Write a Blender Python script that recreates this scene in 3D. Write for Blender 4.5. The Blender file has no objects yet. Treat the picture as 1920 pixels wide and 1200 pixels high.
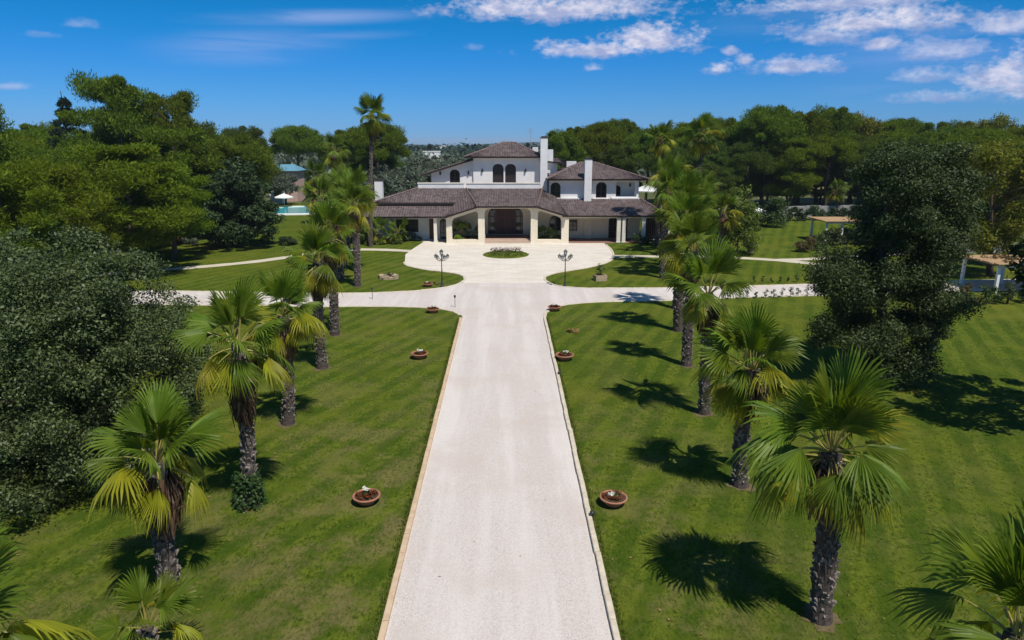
import bpy, math, random
import numpy as np
from mathutils import Vector, Matrix
from mathutils.geometry import tessellate_polygon

R = math.radians
SC = bpy.context.scene
COL = SC.collection

# ------------------------------------------------------------------ camera, sky, sun, exposure
cam_d = bpy.data.cameras.new('camera')
cam_d.sensor_width = 36.0
cam_d.lens = 24.0
cam_d.clip_start = 0.3
cam_d.clip_end = 12000
cam = bpy.data.objects.new('camera', cam_d)
COL.objects.link(cam)
cam.location = (0, 0, 12.0)
cam.rotation_euler = (R(90 - 14.708), 0, R(-0.563))
SC.camera = cam

SUN_DIR = Vector((-1.6, 2.38, -4.9)).normalized()          # the way the light travels
SUN_EL = math.asin(-SUN_DIR.z)
SUN_ROT = math.atan2(-SUN_DIR.x, -SUN_DIR.y)
sun_d = bpy.data.lights.new('sun', 'SUN')
sun_d.energy = 4.55
sun_d.angle = R(0.53)
sun_d.color = (1.0, 0.955, 0.88)
sun = bpy.data.objects.new('sun', sun_d)
COL.objects.link(sun)
sun.rotation_euler = SUN_DIR.to_track_quat('-Z', 'Y').to_euler()

SC.view_settings.view_transform = 'Standard'
SC.view_settings.look = 'None'
SC.view_settings.exposure = 0.0
SC.view_settings.gamma = 1.0
SC.view_settings.use_curve_mapping = False
SC.cycles.max_bounces = 8
SC.cycles.transparent_max_bounces = 8

class NG:
    """small helper around a node tree"""
    def __init__(s, nt):
        s.nt = nt; s.n = nt.nodes; s.l = nt.links
    def new(s, t, **kw):
        n = s.n.new(t)
        for k, v in kw.items(): setattr(n, k, v)
        return n
    def link(s, a, b): s.l.new(a, b)
    def put(s, sock, v):
        if isinstance(v, bpy.types.NodeSocket): s.l.new(v, sock)
        else: sock.default_value = v
    def math(s, op, a, b=None, c=None, clamp=False):
        n = s.new('ShaderNodeMath', operation=op); n.use_clamp = clamp
        s.put(n.inputs[0], a)
        if b is not None: s.put(n.inputs[1], b)
        if c is not None: s.put(n.inputs[2], c)
        return n.outputs[0]
    def vmath(s, op, a, b=None):
        n = s.new('ShaderNodeVectorMath', operation=op)
        s.put(n.inputs[0], a)
        if b is not None: s.put(n.inputs[1], b)
        return n.outputs['Value'] if op in ('LENGTH', 'DOT_PRODUCT') else n.outputs[0]
    def remap(s, v, a, b, c=0.0, d=1.0, smooth=True):
        n = s.new('ShaderNodeMapRange', interpolation_type='SMOOTHSTEP' if smooth else 'LINEAR')
        s.put(n.inputs[0], v)
        for i, x in enumerate((a, b, c, d)): n.inputs[i + 1].default_value = x
        return n.outputs[0]
    def mix(s, f, a, b, blend='MIX'):
        n = s.new('ShaderNodeMix', data_type='RGBA', blend_type=blend)
        s.put(n.inputs[0], f)
        for sock, v in ((n.inputs[6], a), (n.inputs[7], b)):
            s.put(sock, v if isinstance(v, bpy.types.NodeSocket) else (*v[:3], 1))
        return n.outputs[2]
    def noise(s, vec, scale, detail=4, rough=0.55, dist=0.0):
        n = s.new('ShaderNodeTexNoise')
        if vec is not None: s.l.new(vec, n.inputs['Vector'])
        n.inputs['Scale'].default_value = scale; n.inputs['Detail'].default_value = detail
        n.inputs['Roughness'].default_value = rough; n.inputs['Distortion'].default_value = dist
        return n.outputs['Fac']
    def mapping(s, vec, loc=(0, 0, 0), rot=(0, 0, 0), sc=(1, 1, 1)):
        n = s.new('ShaderNodeMapping'); s.l.new(vec, n.inputs[0])
        n.inputs[1].default_value = loc; n.inputs[2].default_value = rot; n.inputs[3].default_value = sc
        return n.outputs[0]

world = bpy.data.worlds.new('World'); SC.world = world; world.use_nodes = True
g = NG(world.node_tree)
for n in list(g.n): g.n.remove(n)
SKY_K = 0.108
sky = g.new('ShaderNodeTexSky', sky_type='NISHITA')
sky.sun_disc = False
sky.sun_elevation = SUN_EL; sky.sun_rotation = SUN_ROT
sky.altitude = 0; sky.air_density = 0.6; sky.dust_density = 0.0; sky.ozone_density = 1.5
tc = g.new('ShaderNodeTexCoord')
d = tc.outputs['Generated']
sep = g.new('ShaderNodeSeparateXYZ'); g.link(d, sep.inputs[0])
az = g.math('MULTIPLY', g.math('ARCTAN2', sep.outputs[0], sep.outputs[1]), 57.29578)
el = g.math('MULTIPLY', g.math('ARCSINE', sep.outputs[2]), 57.29578)
# polarised deep blue of a clear southern noon
pol = g.new('ShaderNodeValToRGB'); pol.color_ramp.interpolation = 'B_SPLINE'
ce = pol.color_ramp.elements
ce[0].position = 0.0; ce[0].color = (0.20, 0.37, 0.74, 1)
ce[1].position = 1.0; ce[1].color = (0.50, 0.92, 1.20, 1)
for p_, c_ in ((0.05, (0.25, 0.52, 0.82, 1)), (0.14, (0.015, 0.60, 1.12, 1)), (0.25, (0.05, 0.68, 1.18, 1)), (0.5, (0.22, 0.80, 1.18, 1))):
    e_ = ce.new(p_); e_.color = c_
g.link(sep.outputs[2], pol.inputs[0])
blue = g.mix(1.0, sky.outputs[0], pol.outputs[0], 'MULTIPLY')
cmb = g.new('ShaderNodeCombineXYZ'); g.link(az, cmb.inputs[0]); g.link(el, cmb.inputs[1])
ae = cmb.outputs[0]
n_edge = g.noise(g.mapping(ae, sc=(0.42, 0.85, 1)), 1.0, 7, 0.6)
n_edge2 = g.noise(g.mapping(ae, loc=(0.16, 0.30, 0), sc=(0.42, 0.85, 1)), 1.0, 7, 0.6)
n_fine = g.noise(g.mapping(ae, sc=(1.6, 2.6, 1)), 1.0, 5, 0.6)
wob = g.math('ADD', g.math('MULTIPLY', g.math('SUBTRACT', n_edge, 0.5), 2.6), g.math('MULTIPLY', g.math('SUBTRACT', n_fine, 0.5), 1.5))
# azimuth, elevation, half width, half height in degrees, density
CUMULUS = [(3.9, 9.95, 8.1, 1.24, 1), (7.2, 6.89, 4.5, 0.76, 0.95), (11.5, 7.57, 3.2, 1.34, 1),
           (7.0, 5.54, 0.9, 0.35, 0.55), (16.5, 5.32, 1.0, 0.49, 0.85), (17.3, 6.53, 0.6, 0.37, 0.7), (18.4, 5.87, 0.6, 0.52, 0.8), (21.9, 5.38, 2.7, 0.81, 0.75), (27.4, 8.04, 5.3, 1.01, 1),
           (24.1, 7.49, 2.6, 1.05, 0.7), (27.5, 6.60, 1.1, 0.62, 0.85), (25.3, 9.40, 8.2, 0.67, 0.8), (31.5, 5.96, 2.5, 0.87, 0.55), (35.0, 4.17, 2.4, 1.96, 0.9), (30.5, 4.32, 2.5, 0.55, 0.45),
           (31.6, 2.96, 2.7, 0.49, 0.5), (34.6, 7.23, 2.0, 0.82, 0.7), (-34.3, 3.43, 1.2, 0.26, 0.35), (-29.9, 7.54, 1.1, 0.30, 0.22), (-32.1, 6.76, 0.9, 0.26, 0.22), (-2.4, 7.08, 0.7, 0.35, 0.2), (2.2, 12.56, 7.3, 1.05, 0.9)]
mask = None; lit = None
for a, e, w, h, k in CUMULUS:
    w *= 1.08; h *= 1.22
    dx = g.math('MULTIPLY', g.math('SUBTRACT', az, a), 1 / w)
    dy = g.math('MULTIPLY', g.math('SUBTRACT', el, e - h * 0.25), 1 / h)
    up_ = g.remap(dy, -0.55, 0.75)
    dy = g.math('MAXIMUM', dy, g.math('MULTIPLY', dy, -2.2))
    r = g.math('SQRT', g.math('ADD', g.math('MULTIPLY', dx, dx), g.math('MULTIPLY', dy, dy)))
    m = g.math('MULTIPLY', g.remap(g.math('ADD', r, wob), 1.30, 0.05), k)
    mask = m if mask is None else g.math('MAXIMUM', mask, m)
    up_ = g.math('MULTIPLY', up_, m)
    lit = up_ if lit is None else g.math('MAXIMUM', lit, up_)
# high thin streaks
streak = g.noise(g.mapping(ae, rot=(0, 0, R(-8)), sc=(0.07, 0.9, 1)), 1.0, 5, 0.55, 0.6)
cm = None
for a, e, w, h, k in ((-14.5, 8.9, 11, .75, .55), (-19, 6.7, 9, 1.7, .42), (-13.5, 7.6, 8, .5, .3), (29, 5.6, 9, 3.6, .30), (22, 8.6, 10, 1.6, .22)):
    dx = g.math('MULTIPLY', g.math('SUBTRACT', az, a), 1 / w)
    dy = g.math('MULTIPLY', g.math('SUBTRACT', g.math('SUBTRACT', el, e), g.math('MULTIPLY', g.math('SUBTRACT', az, a), 0.06)), 1 / h)
    r = g.math('SQRT', g.math('ADD', g.math('MULTIPLY', dx, dx), g.math('MULTIPLY', dy, dy)))
    m = g.math('MULTIPLY', g.remap(r, 1.05, 0.0), k)
    cm = m if cm is None else g.math('MAXIMUM', cm, m)
cirrus = g.math('MULTIPLY', cm, g.remap(streak, 0.34, 0.66, 0.25, 1.0))
# the rest of the sky goes on with the same scattered fair weather cloud
pz = g.math('ADD', g.math('MAXIMUM', sep.outputs[2], 0.0), 0.12)
pl = g.new('ShaderNodeCombineXYZ')
g.link(g.math('DIVIDE', sep.outputs[0], pz), pl.inputs[0]); g.link(g.math('DIVIDE', sep.outputs[1], pz), pl.inputs[1])
gen = g.remap(g.noise(pl.outputs[0], 0.8, 7, 0.6), 0.56, 0.70)
outside = g.math('MAXIMUM', g.remap(el, 12.5, 16.0), g.remap(g.math('ABSOLUTE', az), 38.0, 44.0))
outside = g.math('MULTIPLY', outside, g.remap(el, 1.5, 5.0))
mask = g.math('MAXIMUM', mask, g.math('MULTIPLY', g.math('MULTIPLY', gen, outside), 0.85))
top_ = g.math('DIVIDE', lit, g.math('MAXIMUM', mask, 0.05))
relief = g.remap(g.math('ADD', g.math('SUBTRACT', n_edge, n_edge2), g.math('MULTIPLY', top_, 0.22)), -0.06, 0.28)
ccol = g.mix(relief, (3.3, 3.9, 6.2), (7.4, 7.2, 8.3))  # lit side and greyer underside of the clouds painted into their colour
col = g.mix(cirrus, blue, (3.4, 4.4, 7.6))
col = g.mix(mask, col, ccol)
bg = g.new('ShaderNodeBackground'); bg.inputs['Strength'].default_value = SKY_K
out = g.new('ShaderNodeOutputWorld')
g.link(col, bg.inputs[0]); g.link(bg.outputs[0], out.inputs[0])

# ------------------------------------------------------------------ helpers
rng = np.random.default_rng(7)
random.seed(7)

def tag(o, label=None, cat=None, group=None, kind=None):
    if label: o['label'] = label
    if cat: o['category'] = cat
    if group: o['group'] = group
    if kind: o['kind'] = kind
    return o

def thing(name, label, cat, loc=(0, 0, 0), rz=0.0, group=None, scale=1.0):
    o = bpy.data.objects.new(name, None); COL.objects.link(o)
    o.empty_display_size = 0.3
    o.location = loc; o.rotation_euler = (0, 0, rz)
    o.scale = (scale,) * 3 if not hasattr(scale, '__len__') else scale
    return tag(o, label, cat, group)

def link(name, me, parent=None, loc=(0, 0, 0), rot=(0, 0, 0), scale=(1, 1, 1)):
    o = bpy.data.objects.new(name, me); COL.objects.link(o)
    o.location = loc; o.rotation_euler = rot; o.scale = scale
    if parent is not None: o.parent = parent
    return o

def copy_tree(o, parent=None):
    c = o.copy(); COL.objects.link(c); c.parent = parent
    for ch in o.children: copy_tree(ch, c)
    return c

class MB:
    """collects vertices and faces for ONE mesh"""
    def __init__(s): s.v = []; s.f = []; s.m = []
    def add(s, vs, fs, m=0):
        b = len(s.v); s.v += [tuple(v) for v in vs]
        for f in fs: s.f.append(tuple(i + b for i in f)); s.m.append(m)
        return s
    def box(s, x0, x1, y0, y1, z0, z1, m=0):
        return s.add([(x0, y0, z0), (x1, y0, z0), (x1, y1, z0), (x0, y1, z0), (x0, y0, z1), (x1, y0, z1), (x1, y1, z1), (x0, y1, z1)],
                     [(0, 3, 2, 1), (4, 5, 6, 7), (0, 1, 5, 4), (1, 2, 6, 5), (2, 3, 7, 6), (3, 0, 4, 7)], m)
    def tube(s, pts, rad, n=8, m=0, caps=True):
        pts = [Vector(p) for p in pts]
        if not hasattr(rad, '__len__'): rad = [rad] * len(pts)
        vs = []; fs = []
        ref = Vector((0, 0, 1))
        for i, p in enumerate(pts):
            t = (pts[min(i + 1, len(pts) - 1)] - pts[max(i - 1, 0)]).normalized()
            r0 = ref if abs(t.dot(ref)) < 0.95 else Vector((1, 0, 0))
            a = t.cross(r0).normalized(); b = t.cross(a)
            for k in range(n):
                q = 2 * math.pi * k / n
                vs.append(p + (a * math.cos(q) + b * math.sin(q)) * rad[i])
        for i in range(len(pts) - 1):
            for k in range(n):
                k2 = (k + 1) % n
                fs.append((i * n + k, i * n + k2, (i + 1) * n + k2, (i + 1) * n + k))
        if caps:
            fs.append(tuple(range(n))[::-1]); fs.append(tuple(range((len(pts) - 1) * n, len(pts) * n)))
        return s.add(vs, fs, m)
    def lathe(s, prof, n=20, c=(0, 0), m=0, jit=0.0):
        vs = []; fs = []
        for r, z in prof:
            for k in range(n):
                q = 2 * math.pi * k / n
                rr = r * (1 + jit * (random.random() - .5))
                vs.append((c[0] + rr * math.cos(q), c[1] + rr * math.sin(q), z))
        for i in range(len(prof) - 1):
            for k in range(n):
                k2 = (k + 1) % n
                fs.append((i * n + k, i * n + k2, (i + 1) * n + k2, (i + 1) * n + k))
        fs.append(tuple(range(n))[::-1]); fs.append(tuple(range((len(prof) - 1) * n, len(prof) * n)))
        return s.add(vs, fs, m)
    def plate(s, outline, holes=(), y0=0.0, y1=0.3, m=0):
        """an upright slab: outline and holes as (x, z) loops, from y0 (front) to y1"""
        loops = [outline] + list(holes)
        flat = [p for l in loops for p in l]
        tris = tessellate_polygon([[Vector((x, z, 0)) for x, z in l] for l in loops])
        N = len(flat)
        vs = [(x, y0, z) for x, z in flat] + [(x, y1, z) for x, z in flat]
        fs = []
        for a, b, c in tris:
            ar = (flat[b][0] - flat[a][0]) * (flat[c][1] - flat[a][1]) - (flat[c][0] - flat[a][0]) * (flat[b][1] - flat[a][1])
            if abs(ar) < 1e-9: continue
            if ar < 0: b, c = c, b
            fs.append((a, b, c)); fs.append((a + N, c + N, b + N))
        o = 0
        for l in loops:
            k = len(l)
            A = sum(l[i][0] * l[(i + 1) % k][1] - l[(i + 1) % k][0] * l[i][1] for i in range(k))
            inner = l is not outline
            for i in range(k):
                i, j = o + i, o + (i + 1) % k
                q = (i, i + N, j + N, j)
                if (A > 0) == inner: q = q[::-1]
                fs.append(q)
            o += k
        return s.add(vs, fs, m)
    def mesh(s, name, mats, off=(0, 0, 0), smooth=False):
        me = bpy.data.meshes.new(name)
        ox, oy, oz = off
        me.from_pydata([(x - ox, y - oy, z - oz) for x, y, z in s.v], [], s.f)
        mats = mats if isinstance(mats, (list, tuple)) else [mats]
        for m in mats: me.materials.append(m)
        if len(mats) > 1: me.polygons.foreach_set('material_index', s.m)
        if smooth: me.polygons.foreach_set('use_smooth', [True] * len(me.polygons))
        me.update()
        return me
    def build(s, name, mats, parent=None, off=(0, 0, 0), smooth=False):
        return link(name, s.mesh(name, mats, off, smooth), parent)

def quads_mesh(name, co, mat, smooth=False):
    """co: (n, 4, 3) array of loose quads"""
    n = len(co)
    me = bpy.data.meshes.new(name)
    me.vertices.add(n * 4); me.vertices.foreach_set('co', np.ascontiguousarray(co, dtype=np.float32).ravel())
    me.loops.add(n * 4); me.loops.foreach_set('vertex_index', np.arange(n * 4, dtype=np.int32))
    me.polygons.add(n); me.polygons.foreach_set('loop_start', np.arange(0, n * 4, 4, dtype=np.int32))
    if isinstance(mat, (list, tuple)):
        for m in mat: me.materials.append(m)
    else: me.materials.append(mat)
    me.update(calc_edges=True)
    return me

def spline(pts, step=0.5, closed=False):
    """smooth curve through the points, resampled"""
    P = [Vector((*p, 0)) for p in pts]
    out = []
    n = len(P)
    for i in range(n if closed else n - 1):
        p0 = P[i - 1] if (i > 0 or closed) else P[0] * 2 - P[1]
        p1 = P[i]; p2 = P[(i + 1) % n]
        p3 = P[(i + 2) % n] if (i + 2 < n or closed) else P[-1] * 2 - P[-2]
        k = max(1, int((p2 - p1).length / step))
        for j in range(k):
            t = j / k
            out.append(0.5 * ((2 * p1) + (p2 - p0) * t + (2 * p0 - 5 * p1 + 4 * p2 - p3) * t * t + (3 * p1 - p0 - 3 * p2 + p3) * t ** 3))
    if not closed: out.append(P[-1])
    return [(p.x, p.y) for p in out]

def sheet(name, outline, z, mat, parent=None):
    """flat ground sheet from an (x, y) outline"""
    tris = tessellate_polygon([[Vector((x, y, 0)) for x, y in outline]])
    fs = []
    for a, b, c in tris:
        A, B, C = outline[a], outline[b], outline[c]
        ar = (B[0] - A[0]) * (C[1] - A[1]) - (C[0] - A[0]) * (B[1] - A[1])
        if abs(ar) < 1e-9: continue
        fs.append((a, b, c) if ar > 0 else (a, c, b))
    me = bpy.data.meshes.new(name)
    me.from_pydata([(x, y, z) for x, y in outline], [], fs)
    me.materials.append(mat); me.update()
    return link(name, me, parent)

# ------------------------------------------------------------------ materials
def mat_new(name):
    m = bpy.data.materials.new(name); m.use_nodes = True
    g = NG(m.node_tree)
    b = g.n['Principled BSDF']
    return m, g, b

def rgb(*c): return (*c, 1.0)

def mat_plain(name, c1, c2=None, rough=0.7, scale=6.0, bump=0.0, bscale=40.0, spec=0.4, metal=0.0, detail=5, stretch=(1, 1, 1)):
    """colour that wanders between two tones, with a fine relief"""
    m, g, b = mat_new(name)
    tc = g.new('ShaderNodeNewGeometry').outputs['Position']
    if stretch != (1, 1, 1): tc = g.mapping(tc, sc=stretch)
    if c2 is None: c2 = tuple(x * 0.75 for x in c1)
    f = g.remap(g.noise(tc, scale, detail, 0.65), 0.33, 0.68)
    g.link(g.mix(f, c1, c2), b.inputs['Base Color'])
    b.inputs['Roughness'].default_value = rough
    b.inputs['Specular IOR Level'].default_value = spec
    b.inputs['Metallic'].default_value = metal
    if bump:
        bn = g.new('ShaderNodeBump'); bn.inputs['Strength'].default_value = bump; bn.inputs['Distance'].default_value = 0.02
        g.link(g.noise(tc, bscale, 4, 0.6), bn.inputs['Height']); g.link(bn.outputs[0], b.inputs['Normal'])
    return m

def mat_leaf(name, c1, c2, c3=None, trans=0.35, rough=0.45, spec=0.35, tint=None):
    """leaf: each leaf of the mesh has its own tone, some light passes through"""
    m, g, b = mat_new(name)
    rnd = g.new('ShaderNodeNewGeometry').outputs['Random Per Island']
    cr = g.new('ShaderNodeValToRGB')
    cr.color_ramp.elements[0].color = rgb(*c1); cr.color_ramp.elements[1].color = rgb(*(c3 or c2))
    if c3:
        e = cr.color_ramp.elements.new(0.6); e.color = rgb(*c2)
    g.link(rnd, cr.inputs[0])
    oi = g.new('ShaderNodeObjectInfo').outputs['Random']
    hs = g.new('ShaderNodeHueSaturation')
    g.link(g.remap(oi, 0, 1, 0.485, 0.515, False), hs.inputs['Hue'])
    g.link(g.remap(oi, 0, 1, 0.85, 1.15, False), hs.inputs['Value'])
    g.link(cr.outputs[0], hs.inputs['Color'])
    g.link(hs.outputs[0], b.inputs['Base Color'])
    b.inputs['Roughness'].default_value = rough; b.inputs['Specular IOR Level'].default_value = spec
    t = g.new('ShaderNodeBsdfTranslucent')
    tcol = g.mix(1.0, hs.outputs[0], tint or (1.25, 1.2, 0.5), 'MULTIPLY')
    g.link(tcol, t.inputs['Color'])
    mx = g.new('ShaderNodeMixShader'); mx.inputs[0].default_value = trans
    g.link(b.outputs[0], mx.inputs[1]); g.link(t.outputs[0], mx.inputs[2])
    g.link(mx.outputs[0], g.n['Material Output'].inputs['Surface'])
    return m

def mat_lawn():
    m, g, b = mat_new('lawn_grass')
    pos = g.new('ShaderNodeNewGeometry').outputs['Position']
    sp = g.new('ShaderNodeSeparateXYZ'); g.link(pos, sp.inputs[0])
    fine = g.noise(g.mapping(pos, sc=(1, 0.45, 1)), 10.0, 6, 0.8)
    tuft = g.noise(pos, 3.2, 5, 0.7)
    mid = g.noise(pos, 0.55, 4, 0.6)
    big = g.noise(pos, 0.09, 4, 0.6)
    base = g.mix(g.remap(fine, 0.40, 0.60), (0.036, 0.062, 0.004), (0.112, 0.150, 0.013))
    base = g.mix(g.remap(tuft, 0.44, 0.66, 0.0, 0.75), base, (0.142, 0.168, 0.020))
    # mowing passes: wide soft bands running beside the drive and turning towards the wood
    w = g.new('ShaderNodeTexWave', wave_type='BANDS', bands_direction='X', wave_profile='SIN')
    g.link(g.mapping(pos, rot=(0, 0, R(24))), w.inputs['Vector'])
    w.inputs['Scale'].default_value = 0.26; w.inputs['Distortion'].default_value = 2.6
    w.inputs['Detail'].default_value = 2; w.inputs['Detail Scale'].default_value = 0.25
    base = g.mix(g.math('MULTIPLY', g.remap(w.outputs['Fac'], 0.25, 0.75), 0.60), base, (0.034, 0.070, 0.005))
    base = g.mix(g.remap(mid, 0.46, 0.68, 0, 0.65), base, (0.116, 0.145, 0.014))
    # worn straw-coloured patches, mostly towards the near end of the lawn
    near = g.math('MULTIPLY', g.remap(sp.outputs[1], 12.0, 40.0, 1.0, 0.42), g.remap(g.math('ABSOLUTE', g.math('ADD', sp.outputs[0], 3.0)), 0.0, 16.0, 1.0, 0.25))
    dry = g.math('MULTIPLY', g.remap(g.noise(pos, 0.42, 7, 0.75), 0.44, 0.60), near)
    dry = g.math('MULTIPLY', dry, g.remap(fine, 0.30, 0.6))
    base = g.mix(g.math('MULTIPLY', dry, 0.85), base, (0.205, 0.155, 0.070))
    base = g.mix(g.remap(g.noise(pos, 0.16, 5, 0.65), 0.50, 0.68, 0, 0.55), base, (0.044, 0.078, 0.007))
    base = g.mix(g.remap(big, 0.50, 0.66, 0, 0.5), base, (0.150, 0.152, 0.018))
    g.link(base, b.inputs['Base Color'])
    b.inputs['Roughness'].default_value = 0.9; b.inputs['Specular IOR Level'].default_value = 0.05
    bn = g.new('ShaderNodeBump'); bn.inputs['Strength'].default_value = 0.9; bn.inputs['Distance'].default_value = 0.06
    g.link(g.math('ADD', fine, g.math('MULTIPLY', tuft, 0.8)), bn.inputs['Height']); g.link(bn.outputs[0], b.inputs['Normal'])
    return m

def mat_gravel(name, c1, c2, c3, streak=0.5):
    m, g, b = mat_new(name)
    pos = g.new('ShaderNodeNewGeometry').outputs['Position']
    grain = g.noise(pos, 22.0, 4, 0.8)
    vor = g.new('ShaderNodeTexVoronoi'); g.link(pos, vor.inputs['Vector']); vor.inputs['Scale'].default_value = 38.0
    base = g.mix(g.remap(grain, 0.3, 0.7), c1, c2)
    vs = g.new('ShaderNodeSeparateColor'); g.link(vor.outputs['Color'], vs.inputs[0])
    base = g.mix(g.remap(vs.outputs[0], 0.55, 1.0, 0, 0.5), base, c3)
    base = g.mix(g.remap(vs.outputs[1], 0.0, 0.20, 0.5, 0.0), base, (0.25, 0.235, 0.225))
    # the two wheel tracks and drifts of paler, washed stone
    long = g.noise(g.mapping(pos, sc=(0.9, 0.06, 1)), 1.0, 4, 0.6)
    base = g.mix(g.math('MULTIPLY', g.remap(long, 0.4, 0.66), streak), base, c3)
    patch = g.noise(pos, 0.28, 5, 0.65)
    base = g.mix(g.remap(patch, 0.45, 0.7, 0, 0.6), base, tuple(x * y for x, y in zip(c1, (0.86, 0.80, 0.76))))
    g.link(base, b.inputs['Base Color'])
    b.inputs['Roughness'].default_value = 0.9; b.inputs['Specular IOR Level'].default_value = 0.2
    bn = g.new('ShaderNodeBump'); bn.inputs['Strength'].default_value = 0.5; bn.inputs['Distance'].default_value = 0.02
    g.link(grain, bn.inputs['Height']); g.link(bn.outputs[0], b.inputs['Normal'])
    return m

def mat_paving():
    m, g, b = mat_new('travertine_paving')
    pos = g.new('ShaderNodeNewGeometry').outputs['Position']
    br = g.new('ShaderNodeTexBrick'); g.link(g.mapping(pos, rot=(0, 0, R(0))), br.inputs['Vector'])
    br.inputs['Scale'].default_value = 1.0; br.inputs['Mortar Size'].default_value = 0.012
    br.inputs['Brick Width'].default_value = 1.2; br.inputs['Row Height'].default_value = 0.6
    br.inputs['Color1'].default_value = rgb(0.72, 0.65, 0.555); br.inputs['Color2'].default_value = rgb(0.64, 0.565, 0.475)
    br.inputs['Mortar'].default_value = rgb(0.48, 0.42, 0.35)
    st = g.noise(g.mapping(pos, sc=(0.5, 1.2, 1)), 0.8, 6, 0.65)
    base = g.mix(g.remap(st, 0.42, 0.7, 0, 0.7), br.outputs['Color'], (0.77, 0.715, 0.635))
    base = g.mix(g.remap(g.noise(pos, 0.22, 4, 0.6), 0.5, 0.75, 0, 0.5), base, (0.60, 0.52, 0.43))
    g.link(base, b.inputs['Base Color']); b.inputs['Roughness'].default_value = 0.75
    return m

def mat_roof():
    m, g, b = mat_new('clay_roof_tiles')
    pos = g.new('ShaderNodeNewGeometry').outputs['Position']
    wn = g.new('ShaderNodeTexVoronoi'); g.link(g.mapping(pos, sc=(3.6, 2.4, 2.4)), wn.inputs['Vector']); wn.inputs['Scale'].default_value = 1.0
    ws = g.new('ShaderNodeSeparateColor'); g.link(wn.outputs['Color'], ws.inputs[0])
    base = g.mix(ws.outputs[0], (0.088, 0.066, 0.065), (0.172, 0.130, 0.126))
    base = g.mix(g.remap(g.noise(pos, 0.7, 5, 0.7), 0.5, 0.72, 0, 0.7), base, (0.225, 0.175, 0.165))
    base = g.mix(g.remap(g.noise(pos, 1.9, 5, 0.7), 0.52, 0.7, 0, 0.7), base, (0.075, 0.055, 0.052))
    g.link(base, b.inputs['Base Color']); b.inputs['Roughness'].default_value = 0.8
    b.inputs['Specular IOR Level'].default_value = 0.25
    return m

def mat_water():
    m, g, b = mat_new('pool_water')
    pos = g.new('ShaderNodeNewGeometry').outputs['Position']
    b.inputs['Base Color'].default_value = rgb(0.04, 0.42, 0.45)
    b.inputs['Roughness'].default_value = 0.08; b.inputs['IOR'].default_value = 1.33
    bn = g.new('ShaderNodeBump'); bn.inputs['Strength'].default_value = 0.25
    g.link(g.noise(pos, 2.0, 3), bn.inputs['Height']); g.link(bn.outputs[0], b.inputs['Normal'])
    return m

M = {}
M['lawn'] = mat_lawn()
M['gravel'] = mat_gravel('pale_gravel', (0.63, 0.565, 0.52), (0.495, 0.435, 0.395), (0.715, 0.665, 0.63))
M['path'] = mat_gravel('cream_gravel', (0.60, 0.54, 0.42), (0.52, 0.46, 0.35), (0.68, 0.62, 0.50), 0.2)
M['paving'] = mat_paving()
M['kerb'] = mat_plain('limestone_kerb', (0.62, 0.46, 0.30), (0.50, 0.36, 0.23), 0.85, 3.0, 0.6, 30)
M['kerb_pale'] = mat_plain('pale_limestone_kerb', (0.66, 0.58, 0.46), (0.52, 0.44, 0.33), 0.85, 3.0, 0.6, 30)
M['field'] = mat_plain('dry_fields', (0.085, 0.10, 0.035), (0.17, 0.145, 0.07), 0.95, 0.012, 0, 1, 0.1)
M['white'] = mat_plain('white_render', (0.80, 0.79, 0.78), (0.72, 0.70, 0.69), 0.8, 0.9, 0.15, 60, 0.2)
M['cream'] = mat_plain('cream_render', (0.80, 0.72, 0.58), (0.73, 0.65, 0.51), 0.8, 0.9, 0.15, 60, 0.2)
M['pale'] = mat_plain('pale_stone_column', (0.80, 0.75, 0.66), (0.70, 0.64, 0.54), 0.75, 1.3, 0.15, 60, 0.2)
M['roof'] = mat_roof()
M['ridge'] = mat_plain('ridge_tiles', (0.24, 0.17, 0.15), (0.13, 0.09, 0.085), 0.85, 2.5)
M['wood'] = mat_plain('dark_wood', (0.070, 0.026, 0.016), (0.042, 0.016, 0.011), 0.5, 5, 0.2, 50, stretch=(1, 1, 0.15))
M['shutter'] = mat_plain('dark_shutters', (0.042, 0.030, 0.027), (0.028, 0.020, 0.019), 0.5, 5, 0.2, 50, stretch=(1, 1, 0.15))
M['door'] = mat_plain('red_brown_door', (0.110, 0.028, 0.020), (0.070, 0.020, 0.016), 0.42, 5, 0.2, 50, stretch=(1, 1, 0.15))
M['gutter'] = mat_plain('brown_gutter', (0.055, 0.040, 0.036), None, 0.5, 4)
M['brick_floor'] = mat_plain('terracotta_floor', (0.30, 0.16, 0.115), (0.23, 0.12, 0.09), 0.7, 4)
M['step'] = mat_plain('stone_steps', (0.55, 0.42, 0.32), (0.46, 0.34, 0.26), 0.8, 4)
M['iron'] = mat_plain('black_iron', (0.022, 0.026, 0.024), (0.035, 0.036, 0.034), 0.45, 8, 0, 1, 0.5)
M['terracotta'] = mat_plain('terracotta', (0.42, 0.185, 0.105), (0.33, 0.135, 0.08), 0.8, 9, 0.3, 60)
M['soil'] = mat_plain('soil', (0.050, 0.030, 0.018), (0.085, 0.050, 0.028), 0.95, 7, 0.8, 25)
M['earth'] = mat_plain('bare_earth', (0.15, 0.110, 0.052), (0.090, 0.075, 0.028), 0.95, 4, 0.7, 20)
M['stone'] = mat_plain('tufa_stone', (0.46, 0.36, 0.24), (0.34, 0.25, 0.16), 0.9, 5, 0.8, 20)
M['greywall'] = mat_plain('grey_wall', (0.36, 0.34, 0.33), (0.24, 0.23, 0.22), 0.9, 1.2, 0.4, 20)
M['tan_roof'] = mat_plain('tan_cane_roof', (0.46, 0.30, 0.16), (0.32, 0.20, 0.10), 0.9, 6, 0.6, 30)
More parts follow.
